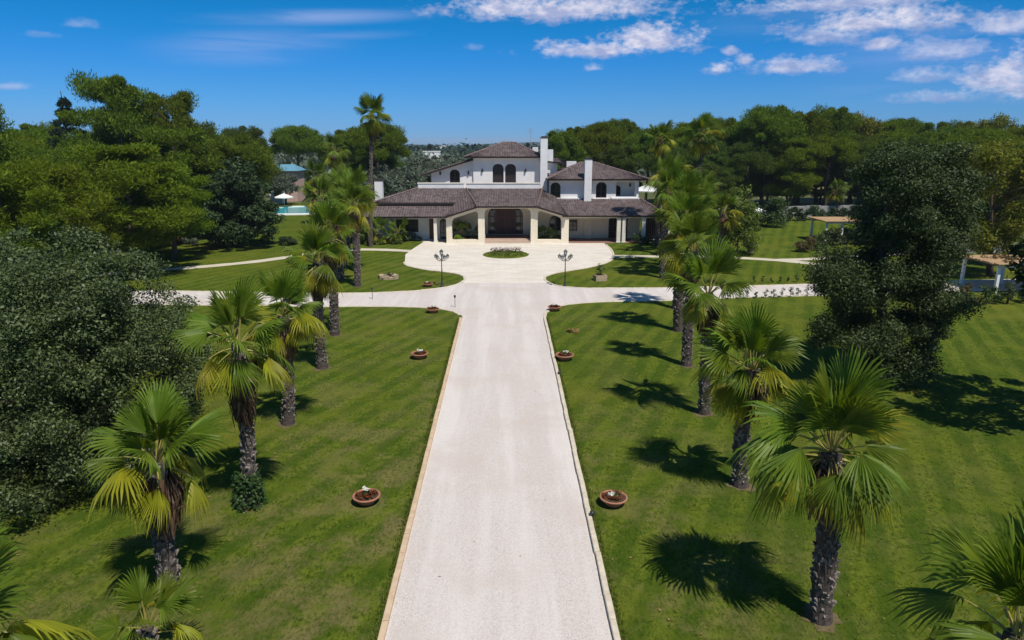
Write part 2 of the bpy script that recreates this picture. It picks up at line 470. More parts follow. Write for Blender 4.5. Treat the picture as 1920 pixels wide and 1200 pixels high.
M['canvas'] = mat_plain('white_canvas', (0.82, 0.81, 0.78), (0.76, 0.75, 0.72), 0.8, 2)
M['water'] = mat_water()
M['blue_roof'] = mat_plain('blue_roof', (0.16, 0.34, 0.45), (0.10, 0.26, 0.37), 0.5, 2)
M['pink'] = mat_plain('pink_render', (0.55, 0.38, 0.33), (0.46, 0.32, 0.28), 0.85, 2)
M['bark'] = mat_plain('pine_bark', (0.085, 0.062, 0.048), (0.15, 0.115, 0.090), 0.95, 3, 0.8, 14, 0.1, stretch=(1, 1, 0.3))
M['bark_dark'] = mat_plain('dark_bark', (0.055, 0.044, 0.035), (0.095, 0.080, 0.065), 0.95, 4, 0.8, 14, 0.1)
M['palm_bark'] = mat_plain('palm_bark', (0.115, 0.090, 0.078), (0.055, 0.042, 0.036), 0.95, 7, 0.9, 22, 0.1, stretch=(1, 1, 2.2))
M['palm_boot'] = mat_plain('palm_boot', (0.270, 0.230, 0.205), (0.070, 0.052, 0.042), 0.9, 5, 0.3, 20, 0.1)
gm, gg, gb = mat_new('window_glass')
gb.inputs['Base Color'].default_value = rgb(0.018, 0.022, 0.026); gb.inputs['Roughness'].default_value = 0.06
gb.inputs['Specular IOR Level'].default_value = 0.6
M['glass'] = gm
gm, gg, gb = mat_new('lamp_glass')
gb.inputs['Base Color'].default_value = rgb(0.62, 0.63, 0.60); gb.inputs['Roughness'].default_value = 0.15
M['lamp_glass'] = gm

M['pine'] = mat_leaf('pine_needles', (0.062, 0.099, 0.011), (0.127, 0.189, 0.016), (0.202, 0.267, 0.027), 0.42, .7, .1)
M['pine_dark'] = mat_leaf('dark_pine_needles', (0.046, 0.080, 0.016), (0.092, 0.146, 0.021), (0.155, 0.211, 0.036), 0.42, .7, .1)
M['pine_light'] = mat_leaf('light_pine_needles', (0.078, 0.121, 0.009), (0.145, 0.202, 0.011), (0.209, 0.260, 0.022), 0.42, .7, .1)
M['cedar'] = mat_leaf('cedar_needles', (0.014, 0.034, 0.022), (0.026, 0.052, 0.034), (0.045, 0.075, 0.048), 0.15, .7, .1)
M['laurel'] = mat_leaf('glossy_dark_leaves', (0.041, 0.062, 0.017), (0.078, 0.110, 0.031), (0.144, 0.184, 0.063), 0.20, 0.5, 0.35)
M['oak'] = mat_leaf('evergreen_oak_leaves', (0.026, 0.041, 0.010), (0.048, 0.070, 0.017), (0.092, 0.120, 0.036), 0.18, 0.55, 0.25)
M['magnolia'] = mat_leaf('magnolia_leaves', (0.021, 0.042, 0.016), (0.039, 0.070, 0.023), (0.070, 0.107, 0.039), 0.15, 0.6, 0.18)
M['yellow'] = mat_leaf('yellow_green_leaves', (0.094, 0.116, 0.011), (0.165, 0.182, 0.015), (0.253, 0.242, 0.029), 0.35, .6, .15)
M['olive'] = mat_leaf('grey_green_leaves', (0.060, 0.080, 0.050), (0.085, 0.105, 0.070), (0.12, 0.14, 0.10), 0.2)
M['bush'] = mat_leaf('garden_bush_leaves', (0.030, 0.060, 0.012), (0.055, 0.095, 0.018), (0.095, 0.13, 0.03), 0.3)
M['bright_bush'] = mat_leaf('bright_bush_leaves', (0.070, 0.11, 0.014), (0.12, 0.16, 0.02), (0.17, 0.20, 0.03), 0.35)
M['rust_bush'] = mat_leaf('rusty_bush_leaves', (0.085, 0.060, 0.022), (0.12, 0.09, 0.03), (0.15, 0.085, 0.045), 0.3)
M['lavender'] = mat_leaf('silvery_leaves', (0.085, 0.115, 0.095), (0.12, 0.15, 0.125), (0.16, 0.19, 0.16), 0.2)
M['flower_red'] = mat_leaf('bronze_red_leaves', (0.12, 0.022, 0.014), (0.19, 0.050, 0.020), (0.10, 0.06, 0.02), 0.25)
M['flower_white'] = mat_leaf('white_petals', (0.70, 0.68, 0.58), (0.80, 0.78, 0.70), None, 0.2, tint=(1, 1, 1))
M['flower_purple'] = mat_leaf('dark_purple_flowers', (0.075, 0.025, 0.040), (0.12, 0.04, 0.06), None, 0.2, tint=(1, .6, .8))
M['ivy'] = mat_leaf('ivy_leaves', (0.022, 0.050, 0.012), (0.045, 0.085, 0.020), (0.08, 0.12, 0.03), 0.25)
M['grass_blade'] = mat_leaf('grass_blades', (0.052, 0.085, 0.008), (0.095, 0.135, 0.014), (0.20, 0.185, 0.055), 0.3, .7, .1)
M['straw'] = mat_leaf('straw', (0.34, 0.21, 0.08), (0.42, 0.28, 0.12), None, 0.2)
M['dead_leaf'] = mat_leaf('dead_palm_leaf', (0.080, 0.048, 0.026), (0.130, 0.083, 0.046), (0.20, 0.14, 0.085), 0.15, 0.8, 0.1)
def mat_frond(name, c1, c2, trans=0.35):
    return mat_leaf(name, c1, c2, None, trans, 0.5, 0.3, (1.45, 1.3, 0.30))
M['frond'] = mat_frond('palm_blade', (0.090, 0.145, 0.010), (0.155, 0.212, 0.016))
M['frond_young'] = mat_frond('young_palm_blade', (0.108, 0.172, 0.012), (0.172, 0.240, 0.018), 0.42)
M['frond_old_sunlit'] = mat_frond('old_sunlit_palm_blade', (0.240, 0.250, 0.014), (0.360, 0.345, 0.022), 0.45)  # old hanging blades, with their sunlit yellow put into the colour
M['petiole'] = mat_plain('palm_stalk', (0.33, 0.27, 0.065), (0.24, 0.22, 0.05), 0.5, 5)

# ------------------------------------------------------------------ ground, drive, plaza, paths
def terrain():
    radii = [0, 60, 120, 170, 210, 260, 330, 420, 540, 700, 900, 1200, 1600, 2200, 3000, 4200, 6000]
    n = 120
    vs = [(0, 0, -0.06)]; fs = []
    for r in radii[1:]:
        for k in range(n):
            q = 2 * math.pi * k / n
            x, y = r * math.sin(q), r * math.cos(q)
            z = -0.06 - max(0, r - 170) * 0.0062
            if r > 400: z += 1.6 * math.sin(x * 0.006 + 1) * math.sin(y * 0.0045)
            vs.append((x, y, z))
    for k in range(n): fs.append((0, 1 + (k + 1) % n, 1 + k))
    for i in range(len(radii) - 2):
        a = 1 + i * n; b = a + n
        for k in range(n):
            k2 = (k + 1) % n
            fs.append((a + k, a + k2, b + k2, b + k))
    me = bpy.data.meshes.new('terrain'); me.from_pydata(vs, [], fs); me.materials.append(M['field'])
    me.polygons.foreach_set('use_smooth', [True] * len(me.polygons)); me.update()
    tag(link('terrain', me), kind='structure')
terrain()
tag(sheet('lawn', [(-75, -25), (75, -25), (95, 60), (85, 138), (-80, 138), (-95, 60)], 0.0, M['lawn']), kind='structure')

L_BOT = spline([(-60, 52.5), (-40, 51.2), (-23.9, 50.5), (-13.9, 49.9), (-9.95, 49.9), (-6.7, 49.6), (-4.6, 48.9), (-3.5, 47.9), (-3.02, 46.6)])
R_BOT = spline([(2.65, 46.3), (2.8, 47.6), (3.4, 49.0), (4.6, 50.3), (7.5, 51.2), (12.5, 51.6), (19.3, 52.7), (25.4, 53.3), (40, 54.6), (60, 55.6)])
L_TOP = spline([(-60, 57.6), (-40, 56.2), (-26, 55.1), (-15, 54.3), (-10.8, 54.4), (-7.0, 55.3), (-4.6, 57.0), (-3.7, 58.9), (-3.55, 60.4), (-4.0, 62.1), (-5.2, 63.4), (-7.6, 64.9), (-9.6, 67.0), (-10.3, 69.3)])
R_TOP = spline([(11.9, 81.0), (11.95, 77), (11.4, 72), (10.2, 68.6), (8.0, 65.8), (5.4, 63.7), (4.0, 62.1), (3.45, 60.6), (3.65, 58.6), (4.7, 56.8), (6.6, 56.1), (9, 56.0), (13.5, 56.1), (20.5, 56.8), (27.3, 57.6), (40, 59.2), (60, 61)])

gravel = [(-3.02, 2.0), (2.65, 2.0)] + R_BOT[:] + R_TOP[::-1][:len(R_TOP)]
# keep only the road side of the island curves (below the plaza line)
gr_r = [p for p in R_TOP if p[1] < 58.5 or p[0] > 15]
gr_l = [p for p in L_TOP if p[1] < 58.5 or p[0] < -15]
tag(sheet('gravel_drive', [(-3.02, 2.0), (2.65, 2.0)] + R_BOT + gr_r[::-1] + gr_l[::-1] + L_BOT, 0.016, M['gravel']), kind='structure')
pl_r = [p for p in R_TOP if p[1] >= 58.5 and p[0] < 15]
pl_l = [p for p in L_TOP if p[1] >= 58.5 and p[0] > -15]
tag(sheet('plaza', [(pl_l[0][0], 58.15), (pl_r[-1][0], 58.15)] + pl_r[::-1] + [(12.0, 82.2), (17.0, 82.6), (17.0, 86.3), (-12.0, 86.3), (-11.2, 85.2), (-10.0, 83.6), (-10.6, 78), (-10.9, 74)] + pl_l[::-1], 0.020, M['paving']), kind='structure')

def ribbon(name, pts, w, z, mat, **kw):
    c = spline(pts, 1.0)
    L, Rr = [], []
    for i, p in enumerate(c):
        a = c[max(0, i - 1)]; b = c[min(len(c) - 1, i + 1)]
        dx, dy = b[0] - a[0], b[1] - a[1]; l = math.hypot(dx, dy)
        nx, ny = -dy / l, dx / l
        ww = w * (1 + 0.12 * math.sin(i * 1.7) * math.sin(i * 0.6 + 1))
        L.append((p[0] + nx * ww / 2, p[1] + ny * ww / 2, z)); Rr.append((p[0] - nx * ww / 2, p[1] - ny * ww / 2, z))
    n = len(c)
    me = bpy.data.meshes.new(name)
    me.from_pydata(L + Rr, [], [(n + i, n + i + 1, i + 1, i) for i in range(n - 1)])
    me.materials.append(mat); me.update()
    return tag(link(name, me), kind='structure', **kw)
ribbon('garden_path', [(-48, 58), (-40, 61.5), (-32.4, 65.4), (-29, 67.2), (-25.7, 69.6), (-23.3, 72.2), (-20.6, 75.4), (-17.6, 77.4), (-13.8, 77.3), (-10.2, 76.2)], 1.5, 0.012, M['path'])
ribbon('garden_path', [(11.3, 72.6), (17.8, 72.3), (22.9, 71.9), (27.4, 70.3), (30.1, 68.6), (32.6, 66.6), (38, 63)], 1.45, 0.012, M['path'])
ribbon('garden_path', [(28.4, 70.0), (30.5, 70.3), (34.2, 71.2), (44, 74)], 1.3, 0.008, M['path'])

# kerbs: single stones along every edge of the drive
def stone_mesh(name, L, W, H, mat):
    b = 0.018
    m = MB()
    x, y = L / 2 - 0.011, W / 2
    vs = []
    for (dx, dy, z) in ((0, 0, -0.05), (0, 0, H - b), (b, b, H)):
        for sx, sy in ((-1, -1), (1, -1), (1, 1), (-1, 1)): vs.append((sx * (x - dx), sy * (y - dy), z))
    fs = []
    for i in (0, 4):
        for k in range(4): fs.append((i + k, i + (k + 1) % 4, i + 4 + (k + 1) % 4, i + 4 + k))
    fs.append((8, 9, 10, 11))
    return m.add(vs, fs).mesh(name, mat)
def kerb(name, pts, me, L, off, wob=0.0):
    """stones laid end to end along a line"""
    k = bpy.data.objects.new(name, None); COL.objects.link(k); tag(k, kind='structure')
    k.location = (pts[0][0], pts[0][1], 0)
    acc = 0.0; seg = []
    P = [Vector((*p, 0)) for p in pts]
    cum = [0]
    for a, b in zip(P, P[1:]): cum.append(cum[-1] + (b - a).length)
    s = L / 2; i = 0
    while s < cum[-1] - L / 2 + 1e-6:
        while cum[i + 1] < s: i += 1
        t = (s - cum[i]) / (cum[i + 1] - cum[i])
        p = P[i].lerp(P[i + 1], t)
        dirv = (P[min(i + 2, len(P) - 1)] - P[max(i - 1, 0)]).normalized()
        nrm = Vector((-dirv.y, dirv.x, 0))
        p = p + nrm * (off + random.uniform(-wob, wob))
        o = link('kerbstone', me, k, (p.x - pts[0][0], p.y - pts[0][1], random.uniform(-0.012, 0.010)),
                 (random.uniform(-.03, .03), 0, math.atan2(dirv.y, dirv.x) + random.uniform(-wob, wob) * 0.8),
                 (1, random.uniform(0.96, 1.04), 1))
        s += L
    return k
big = stone_mesh('kerbstone', 1.0, 0.17, 0.13, M['kerb'])
pale = stone_mesh('kerbstone', 1.0, 0.17, 0.13, M['kerb_pale'])
low = stone_mesh('kerbstone', 1.2, 0.22, 0.055, M['kerb_pale'])
kerb('drive_kerb', [(-3.02, 6.0)] + [(-3.02, y) for y in range(8, 46, 2)] + [(-3.02, 46.6)], big, 1.0, 0.085, 0.006)
kerb('drive_kerb', [(2.65, 6.0)] + [(2.65, y) for y in range(8, 46, 2)] + [(2.65, 46.3)], pale, 1.0, -0.085, 0.014)
kerb('crossroad_kerb', [p for p in L_BOT if p[0] > -30], low, 1.2, -0.11, 0.006)
kerb('crossroad_kerb', [p for p in R_BOT if p[0] < 30], low, 1.2, -0.11, 0.006)
kerb('lawn_island_kerb', [p for p in L_TOP if p[0] > -30], low, 1.2, 0.11, 0.006)
kerb('lawn_island_kerb', [p for p in R_TOP if p[0] < 30], low, 1.2, 0.11, 0.006)

# ------------------------------------------------------------------ the villa
HX, HY = 0.3, 82.3
villa = thing('villa', 'large white villa with brown tiled hip roofs and an arched porch facing the plaza', 'villa', (HX, HY, 0))
OFF = (HX, HY, 0)
def vpart(name, mb, mats, parent=None, smooth=False, label=None):
    o = mb.build(name, mats, parent or villa, OFF, smooth)
    if label: o['label'] = label
    return o

def arch(x0, x1, z0, z1, rise=None, n=8, flat=None):
    """loop (x, z) of an opening with a rounded head"""
    w = x1 - x0
    rise = min(rise if rise is not None else w / 2, w / 2)
    pts = [(x0, z0), (x1, z0)]
    cxr, cxl, cz = x1 - rise, x0 + rise, z1 - rise
    for k in range(n + 1):
        q = math.pi / 2 * k / n; pts.append((cxr + rise * math.cos(q), cz + rise * math.sin(q)))
    for k in range(n + 1):
        q = math.pi / 2 + math.pi / 2 * k / n; pts.append((cxl + rise * math.cos(q), cz + rise * math.sin(q)))
    out = []
    for p in pts:
        if not out or math.hypot(p[0] - out[-1][0], p[1] - out[-1][1]) > 1e-4: out.append(p)
    return out
def rect(x0, x1, z0, z1): return [(x0, z0), (x1, z0), (x1, z1), (x0, z1)]
def inset(loop, k):
    cx = (min(p[0] for p in loop) + max(p[0] for p in loop)) / 2; cz = (min(p[1] for p in loop) + max(p[1] for p in loop)) / 2
    hw = (max(p[0] for p in loop) - min(p[0] for p in loop)) / 2; hh = (max(p[1] for p in loop) - min(p[1] for p in loop)) / 2
    return [(cx + (x - cx) * (hw - k) / hw, cz + (z - cz) * (hh - k) / hh) for x, z in loop]
def window(loop, y, frame='wood', leaves=2, panel=None, name='window', bars=1, depth=0.16):
    """a window or door set back in its opening: frame with leaves and panes below it"""
    ins = inset(loop, 0.09)
    w = MB().plate(loop, [ins], y + depth, y + depth + 0.09)
    o = vpart(name, w, M[frame])
    x0, x1 = min(p[0] for p in ins), max(p[0] for p in ins); z0, z1 = min(p[1] for p in ins), max(p[1] for p in ins)
    vpart('pane' if panel is None else 'leaf', MB().plate(ins, (), y + depth + 0.05, y + depth + 0.07), M['glass' if panel is None else panel], o)
    bar = MB()
    for k in range(1, leaves * 2 if panel else leaves):
        x = x0 + (x1 - x0) * k / (leaves * 2 if panel else leaves)
        hw = 0.045 if (not panel or k % 2 == 0) else 0.02
        bar.box(x - hw, x + hw, y + depth + 0.012, y + depth + 0.05, z0, z1 - (0.02 if abs(x - (x0 + x1) / 2) < .1 else (x1 - x0) * 0.10))
    for k in range(1, bars + 1):
        z = z0 + (z1 - z0) * k / (bars + 1.35)
        bar.box(x0, x1, y + depth + 0.006, y + depth + 0.046, z - 0.03, z + 0.03)
    vpart('mullion', bar, M[frame], o)
    return o

def tile_roof(name, poly, thick=0.16, pitch=0.30, course=0.42, mats=None, parent=None):
    """a roof slope from its corner points; poly[0] to poly[1] is the eave; rows of barrel tiles stand proud"""
    P = [Vector(p) for p in poly]
    u = (P[1] - P[0]).normalized()
    nrm = Vector((0, 0, 0))
    for i in range(1, len(P) - 1): nrm += (P[i] - P[0]).cross(P[i + 1] - P[0])
    nrm.normalize()
    if nrm.z < 0: nrm = -nrm
    v = nrm.cross(u)
    if v.z < 0: v = -v
    q = [((p - P[0]).dot(u), (p - P[0]).dot(v)) for p in P]
    umin, umax = min(a for a, b in q), max(a for a, b in q)
    mb = MB()
    def vrange(uu):
        xs = []
        for i in range(len(q)):
            (a, b), (c, d) = q[i], q[(i + 1) % len(q)]
            if abs(c - a) < 1e-9:
                if abs(uu - a) < 1e-6: xs += [b, d]
                continue
            t = (uu - a) / (c - a)
            if -1e-9 <= t <= 1 + 1e-9: xs.append(b + (d - b) * t)
        return (min(xs), max(xs)) if xs else (0, 0)
    nu = max(2, int((umax - umin) / pitch) * 4)
    us = [umin + (umax - umin) * k / nu for k in range(nu + 1)]
    vmax = max(b for a, b in q)
    nv = max(2, int(vmax / course))
    prof = (0.055, 0.030, -0.012, 0.030)
    vs = []; fs = []
    for k, uu in enumerate(us):
        lo, hi = vrange(min(max(uu, umin + 1e-4), umax - 1e-4))
        h0 = prof[k % 4]
        jit = random.uniform(-0.006, 0.006)
        for j in range(nv + 1):
            vv = lo + (hi - lo) * j / nv
            for s in ((1,) if j == 0 else (0,) if j == nv else (0, 1)):
                h = h0 + (0.030 if s == 1 else 0.0) + jit
                p = P[0] + u * uu + v * vv + nrm * h
                vs.append(p)
    per = 2 * nv
    for k in range(nu):
        for j in range(per - 1):
            a = k * per + j; b = (k + 1) * per + j
            fs.append((a, b, b + 1, a + 1))
    mb.add(vs, fs, 0)
    # the deck and eave board below the tiles
    N = len(P)
    top = [p - nrm * 0.03 for p in P]; bot = [p - nrm * thick for p in P]
    fs = [tuple(range(N, 2 * N))[::-1]]
    for i in range(N): fs.append((i, i + N, (i + 1) % N + N, (i + 1) % N))
    mb.add(top + bot, fs, 1)
    return vpart(name, mb, mats or [M['roof'], M['gutter']], parent)

def ridge(pts, parent, r=0.12, name='ridge_tiles'):
    mb = MB()
    for a, b in zip(pts, pts[1:]):
        a, b = Vector(a), Vector(b); L = (b - a).length; n = max(1, int(L / 0.42))
        for i in range(n):
            p0 = a.lerp(b, i / n) + Vector((0, 0, .05)); p1 = a.lerp(b, (i + 1.08) / n) + Vector((0, 0, .035))
            mb.tube([p0, p1], [r, r * 0.84], 6, 0, True)
    o = vpart(name, mb, M['ridge'], parent)
    o['kind'] = 'stuff'
    return o

# ground-floor walls
W = MB()
W.plate(rect(-17.3, -7.0, -0.1, 3.0), [rect(-13.6, -10.85, 0.95, 2.55), rect(-9.5, -8.75, 0.06, 2.62), arch(-8.15, -7.3, 0.06, 2.6)], 85.5, 85.9)
W.box(-17.3, -16.9, 85.9, 96, -0.1, 3.6)
vpart('wing_wall', W, M['white'])
window(rect(-13.6, -10.85, 0.95, 2.55), 85.5, 'wood', 3)
window(rect(-9.5, -8.75, 0.06, 2.62), 85.5, 'door', 2, 'door', 'door', 2)
window(arch(-8.15, -7.3, 0.06, 2.6), 85.5, 'wood', 2, None, 'door', 2)
W = MB()
W.plate(rect(-7.0, 7.6, -0.1, 4.2), [arch(-2.2, 2.25, 0.5, 4.02, 1.25), arch(5.6, 7.05, 0.95, 2.85, 0.6)], 86.8, 87.2)
W.box(-7.02, -6.72, 85.9, 86.8, -0.1, 4.2)
vpart('porch_back_wall', W, M['cream'])
window(arch(5.6, 7.05, 0.95, 2.85, 0.6), 86.8, 'wood', 2)
# entrance: wide wooden double door between glazed side lights
o = window(arch(-2.2, 2.25, 0.5, 4.02, 1.25), 86.8, 'wood', 2, None, 'entrance_door', 0)
mb = MB(); mb.box(-1.25, 1.3, 86.90, 86.955, 0.5, 3.55); vpart('door_leaf', mb, M['door'], o)
mb = MB()
for x0 in (-1.17, 0.08):
    for z0, z1 in ((0.65, 1.55), (1.7, 2.6), (2.75, 3.4)):
        mb.box(x0 + 0.06, x0 + 0.5, 86.885, 86.90, z0, z1); mb.box(x0 + 0.62, x0 + 1.08, 86.885, 86.90, z0, z1)
p_ = vpart('door_panel', mb, M['wood'], o)
mb = MB()
for x in (-1.95, -1.35, 1.36, 1.95): mb.box(x - .05, x + .05, 86.89, 86.95, 0.5, 3.2)
for z in (1.0, 1.9, 2.75): mb.box(-2.1, -1.3, 86.892, 86.948, z - .05, z + .05); mb.box(1.35, 2.15, 86.892, 86.948, z - .05, z + .05)
mb.box(-2.05, 2.1, 86.88, 86.952, 3.5, 3.62)
vpart('side_light_frame', mb, M['wood'], o)
W = MB()
W.plate(rect(7.6, 17.0, -0.1, 3.3), [rect(8.05, 9.1, 1.0, 2.4), arch(13.05, 14.2, 0.06, 2.7, 0.4), rect(15.0, 15.45, 0.06, 2.6)], 86.3, 86.7)
W.box(9.95, 10.95, 86.05, 86.3, -0.1, 3.1)
vpart('loggia_back_wall', W, M['cream'])
window(rect(8.05, 9.1, 1.0, 2.4), 86.3, 'wood', 2)
window(arch(13.05, 14.2, 0.06, 2.7, 0.4), 86.3, 'wood', 2, None, 'door', 2)
window(rect(15.0, 15.45, 0.06, 2.6), 86.3, 'wood', 1, 'wood', 'door', 1)
W = MB(); W.plate(rect(17.003, 20.2, -0.1, 3.2), [rect(17.3, 19.9, 0.02, 2.7)], 85.2, 85.6); W.box(20.2, 20.6, 85.2, 95, -0.1, 3.2); W.box(17.3, 19.9, 87.2, 87.3, 0, 2.7)
vpart('garage_wall', W, M['cream'])
mb = MB()
for k in range(9): mb.box(17.3 + k * 0.2889, 17.3 + (k + 1) * 0.2889 - .02, 86.0, 86.06, 0.02, 2.7)
vpart('garage_door', mb, M['wood'])

# the arcade of the porch: three bays under a stepped eave
A = MB()
outl = [(-7.1, -0.1), (7.65, -0.1), (7.65, 3.1), (3.95, 4.28), (-3.3, 4.28), (-7.1, 3.02)]
def slant_bay(x0, x1, z0, zl, zr, r=0.55, n=6):
    pts = [(x0, z0), (x1, z0)]
    def corner(p, a, b):
        p, a, b = Vector(p), Vector(a), Vector(b)
        da = (a - p).normalized() * r; db = (b - p).normalized() * r
        return [tuple((p + da) * (1 - t) ** 2 + p * 2 * t * (1 - t) + (p + db) * t * t) for t in [i / n for i in range(n + 1)]]
    pts += corner((x1, zr), (x1, z0), (x0, zl)); pts += corner((x0, zl), (x1, zr), (x0, z0))
    return pts
A.plate(outl, [slant_bay(-6.42, -3.26, 0.42, 2.92, 3.95), slant_bay(-2.48, 3.07, -0.04, 4.16, 4.16, 0.7), slant_bay(3.9, 6.78, 0.42, 3.98, 3.06)], 82.3, 82.95)
vpart('porch_arcade', A, M['cream'])
for x0, x1 in ((-7.1, -6.42), (-3.26, -2.48), (3.07, 3.9), (6.78, 7.65)):
    vpart('column_plinth', MB().box(x0 - 0.03, x1 + 0.03, 82.24, 83.0, -0.05, 0.16), M['pale'])
for x0, x1, y0 in ((13.48, 13.92, 82.35), (14.12, 14.54, 82.35), (16.5, 16.95, 82.4), (-8.68, -8.3, 83.0)):
    c = MB().box(x0, x1, y0, y0 + .44, 0.0, 3.0).box(x0 - .05, x1 + .05, y0 - .05, y0 + .49, 0.004, 0.18).box(x0 - .04, x1 + .04, y0 - .04, y0 + .48, 2.86, 3.01)
    vpart('column', c, M['pale'])
vpart('eave_beam', MB().box(7.66, 17.0, 82.42, 82.75, 3.0, 3.22), M['cream'])
vpart('drainpipe', MB().tube([(14.02, 82.3, 0.02), (14.02, 82.3, 3.1)], 0.05, 8), M['gutter'])
# floor, steps, planters inside the porch
for k, (y0, z1) in enumerate(((82.05, 0.15), (82.45, 0.30), (82.85, 0.45))):
    vpart('step', MB().box(-2.46 + .0, 3.05, y0, 83.25 if k == 2 else y0 + .42, 0.0, z1), M['step'])
vpart('porch_floor', MB().box(-2.46, 3.05, 83.25, 86.8, 0.0, 0.454), M['brick_floor'])
for x0, x1 in ((-2.75, -2.46), (3.05, 3.35)):
    vpart('stair_cheek', MB().box(x0, x1, 82.96, 86.0, 0, 0.98), M['cream'])
for x0, x1 in ((-6.7, -2.76), (3.36, 7.55)):
    vpart('planting_bed', MB().box(x0, x1, 82.96, 86.78, 0, 0.36), M['soil'])
vpart('loggia_floor', MB().box(7.66, 17.0, 82.3, 86.28, 0.0, 0.05), M['brick_floor'])

# upper storeys
T = MB()
T.plate(rect(-4.12, 4.45, 4.5, 9.95), [arch(-1.62, -0.2, 6.6, 9.1, 0.6), arch(0.0, 1.4, 6.6, 9.1, 0.6)], 90.3, 90.7)
T.box(-4.12, -3.72, 90.7, 97.5, 4.5, 9.95); T.box(4.05, 4.45, 90.7, 97.5, 4.5, 9.95)
vpart('tower_wall', T, M['white'])
for a, b in ((-1.62, -0.2), (0.0, 1.4)): window(arch(a, b, 6.6, 9.1, 0.6), 90.3, 'shutter', 2, 'shutter', 'tower_door', 1)
T = MB()
T.plate([(-9.6, 4.8), (-4.123, 4.8), (-4.123, 9.56), (-9.6, 7.95)], [arch(-7.2, -5.88, 6.6, 8.4, 0.6)], 90.6, 91.0)
T.box(-9.6, -9.2, 91.0, 97.5, 4.8, 7.95)
vpart('upper_wing_wall', T, M['white'])
window(arch(-7.2, -5.88, 6.6, 8.4, 0.6), 90.6, 'wood', 2, None, 'door', 1)
T = MB().box(4.453, 6.9, 92.5, 97.5, 4.5, 9.3); T.box(4.6, 5.9, 91.2, 92.5, 7.9, 8.25)
vpart('stair_tower_wall', T, M['white'])
T = MB()
T.plate(rect(5.6, 17.0, 3.6, 7.2), [arch(5.75, 7.05, 4.96, 6.88, 0.6), arch(11.55, 12.92, 4.96, 6.92, 0.6), arch(14.1, 16.75, 5.1, 6.95, 0.3)], 88.1, 88.5)
T.box(16.6, 17.0, 88.5, 97.5, 3.6, 7.2); T.box(13.4, 16.6, 89.8, 90.0, 4.9, 7.2); T.box(13.4, 16.6, 88.5, 89.8, 4.85, 5.1)
vpart('bedroom_wall', T, M['white'])
window(arch(5.75, 7.05, 4.96, 6.88, 0.6), 88.1, 'wood', 2)
window(arch(11.55, 12.92, 4.96, 6.92, 0.6), 88.1, 'wood', 2)
o = window(arch(14.0, 14.95, 5.12, 6.4, 0.42), 89.58, 'wood', 2)
vpart('window_sill', MB().box(11.2, 13.25, 87.86, 88.1, 4.62, 4.9), M['white'])
vpart('balcony_ledge', MB().box(13.6, 17.1, 87.8, 88.1, 4.66, 4.98), M['white'])
vpart('flower_ledge', MB().box(7.1, 9.7, 87.8, 88.1, 4.5, 4.98), M['white'])
# parapets of the terraces
for x0, x1, y in ((-11.1, -5.25, 88.4), (-4.95, 4.4, 88.2)):
    vpart('balcony_parapet', MB().box(x0, x1, y, y + .22, 5.6, 6.72), M['white'])
    vpart('parapet_cap', MB().box(x0 - .06, x1 + .06, y - .06, y + .28, 6.72, 6.86), M['pale'])
vpart('terrace_floor', MB().box(-11.0, 4.4, 88.62, 90.6, 5.7, 5.9), M['step'])
for x, y, z in ((-8.4, 90.6, 7.95), (-4.75, 90.6, 8.0), (-2.95, 90.3, 8.3), (2.62, 90.3, 8.3), (16.15, 89.8, 6.5)):
    l = MB().box(x - .05, x + .05, y - .16, y, z + .16, z + .22).lathe([(0.02, z + .2), (0.13, z + .1), (0.11, z - .2), (0.03, z - .26)], 6, (x, y - .16))
    vpart('wall_lantern', l, M['iron'])

# roofs
tile_roof('porch_roof', [(-3.3, 81.6, 4.45), (3.77, 81.6, 4.45), (4.75, 88.2, 6.12), (-4.95, 88.2, 6.12)])
tile_roof('porch_side_roof', [(-7.25, 81.6, 3.22), (-3.3, 81.6, 4.45), (-4.95, 88.2, 6.12)])
r_ = tile_roof('porch_side_roof', [(3.77, 81.6, 4.45), (7.5, 81.6, 3.30), (6.3, 87.9, 5.0), (4.75, 88.2, 6.12)])
ridge([(-3.3, 81.6, 4.5), (-4.95, 88.2, 6.14)], r_); 
ridge([(3.77, 81.6, 4.5), (4.75, 88.2, 6.14)], r_)
r_ = tile_roof('wing_roof', [(-18.2, 82.6, 3.15), (-6.6, 82.6, 3.15), (-5.6, 85.1, 4.25), (-16.2, 85.1, 4.25)])
vpart('gutter', MB().box(-16.25, -5.8, 84.95, 85.12, 4.2, 4.66).box(-16.2, -5.6, 84.82, 84.95, 4.46, 4.6), M['gutter'])
ridge([(-18.2, 82.6, 3.2), (-16.2, 85.1, 4.3)], r_)
tile_roof('wing_roof', [(-18.2, 92, 3.15), (-18.2, 82.6, 3.15), (-16.2, 85.1, 4.25), (-16.2, 92, 4.25)])
r_ = tile_roof('wing_upper_roof', [(-16.3, 84.85, 4.62), (-5.4, 84.85, 4.62), (-4.95, 88.4, 6.15), (-11.1, 88.4, 6.15)])
tile_roof('wing_upper_roof', [(-16.3, 92.0, 4.62), (-16.3, 84.85, 4.62), (-11.1, 88.4, 6.15), (-11.1, 92, 6.15)])
ridge([(-16.3, 84.85, 4.66), (-11.1, 88.4, 6.2)], r_)
tile_roof('loggia_roof', [(6.9, 82.1, 3.30), (19.6, 82.1, 3.30), (17.1, 88.0, 4.85), (5.2, 88.0, 4.85)])
r_ = tile_roof('loggia_roof', [(19.6, 82.1, 3.30), (19.6, 96, 3.30), (17.1, 96, 4.85), (17.1, 88.0, 4.85)])
ridge([(19.6, 82.1, 3.34), (17.1, 88.0, 4.9)], r_)
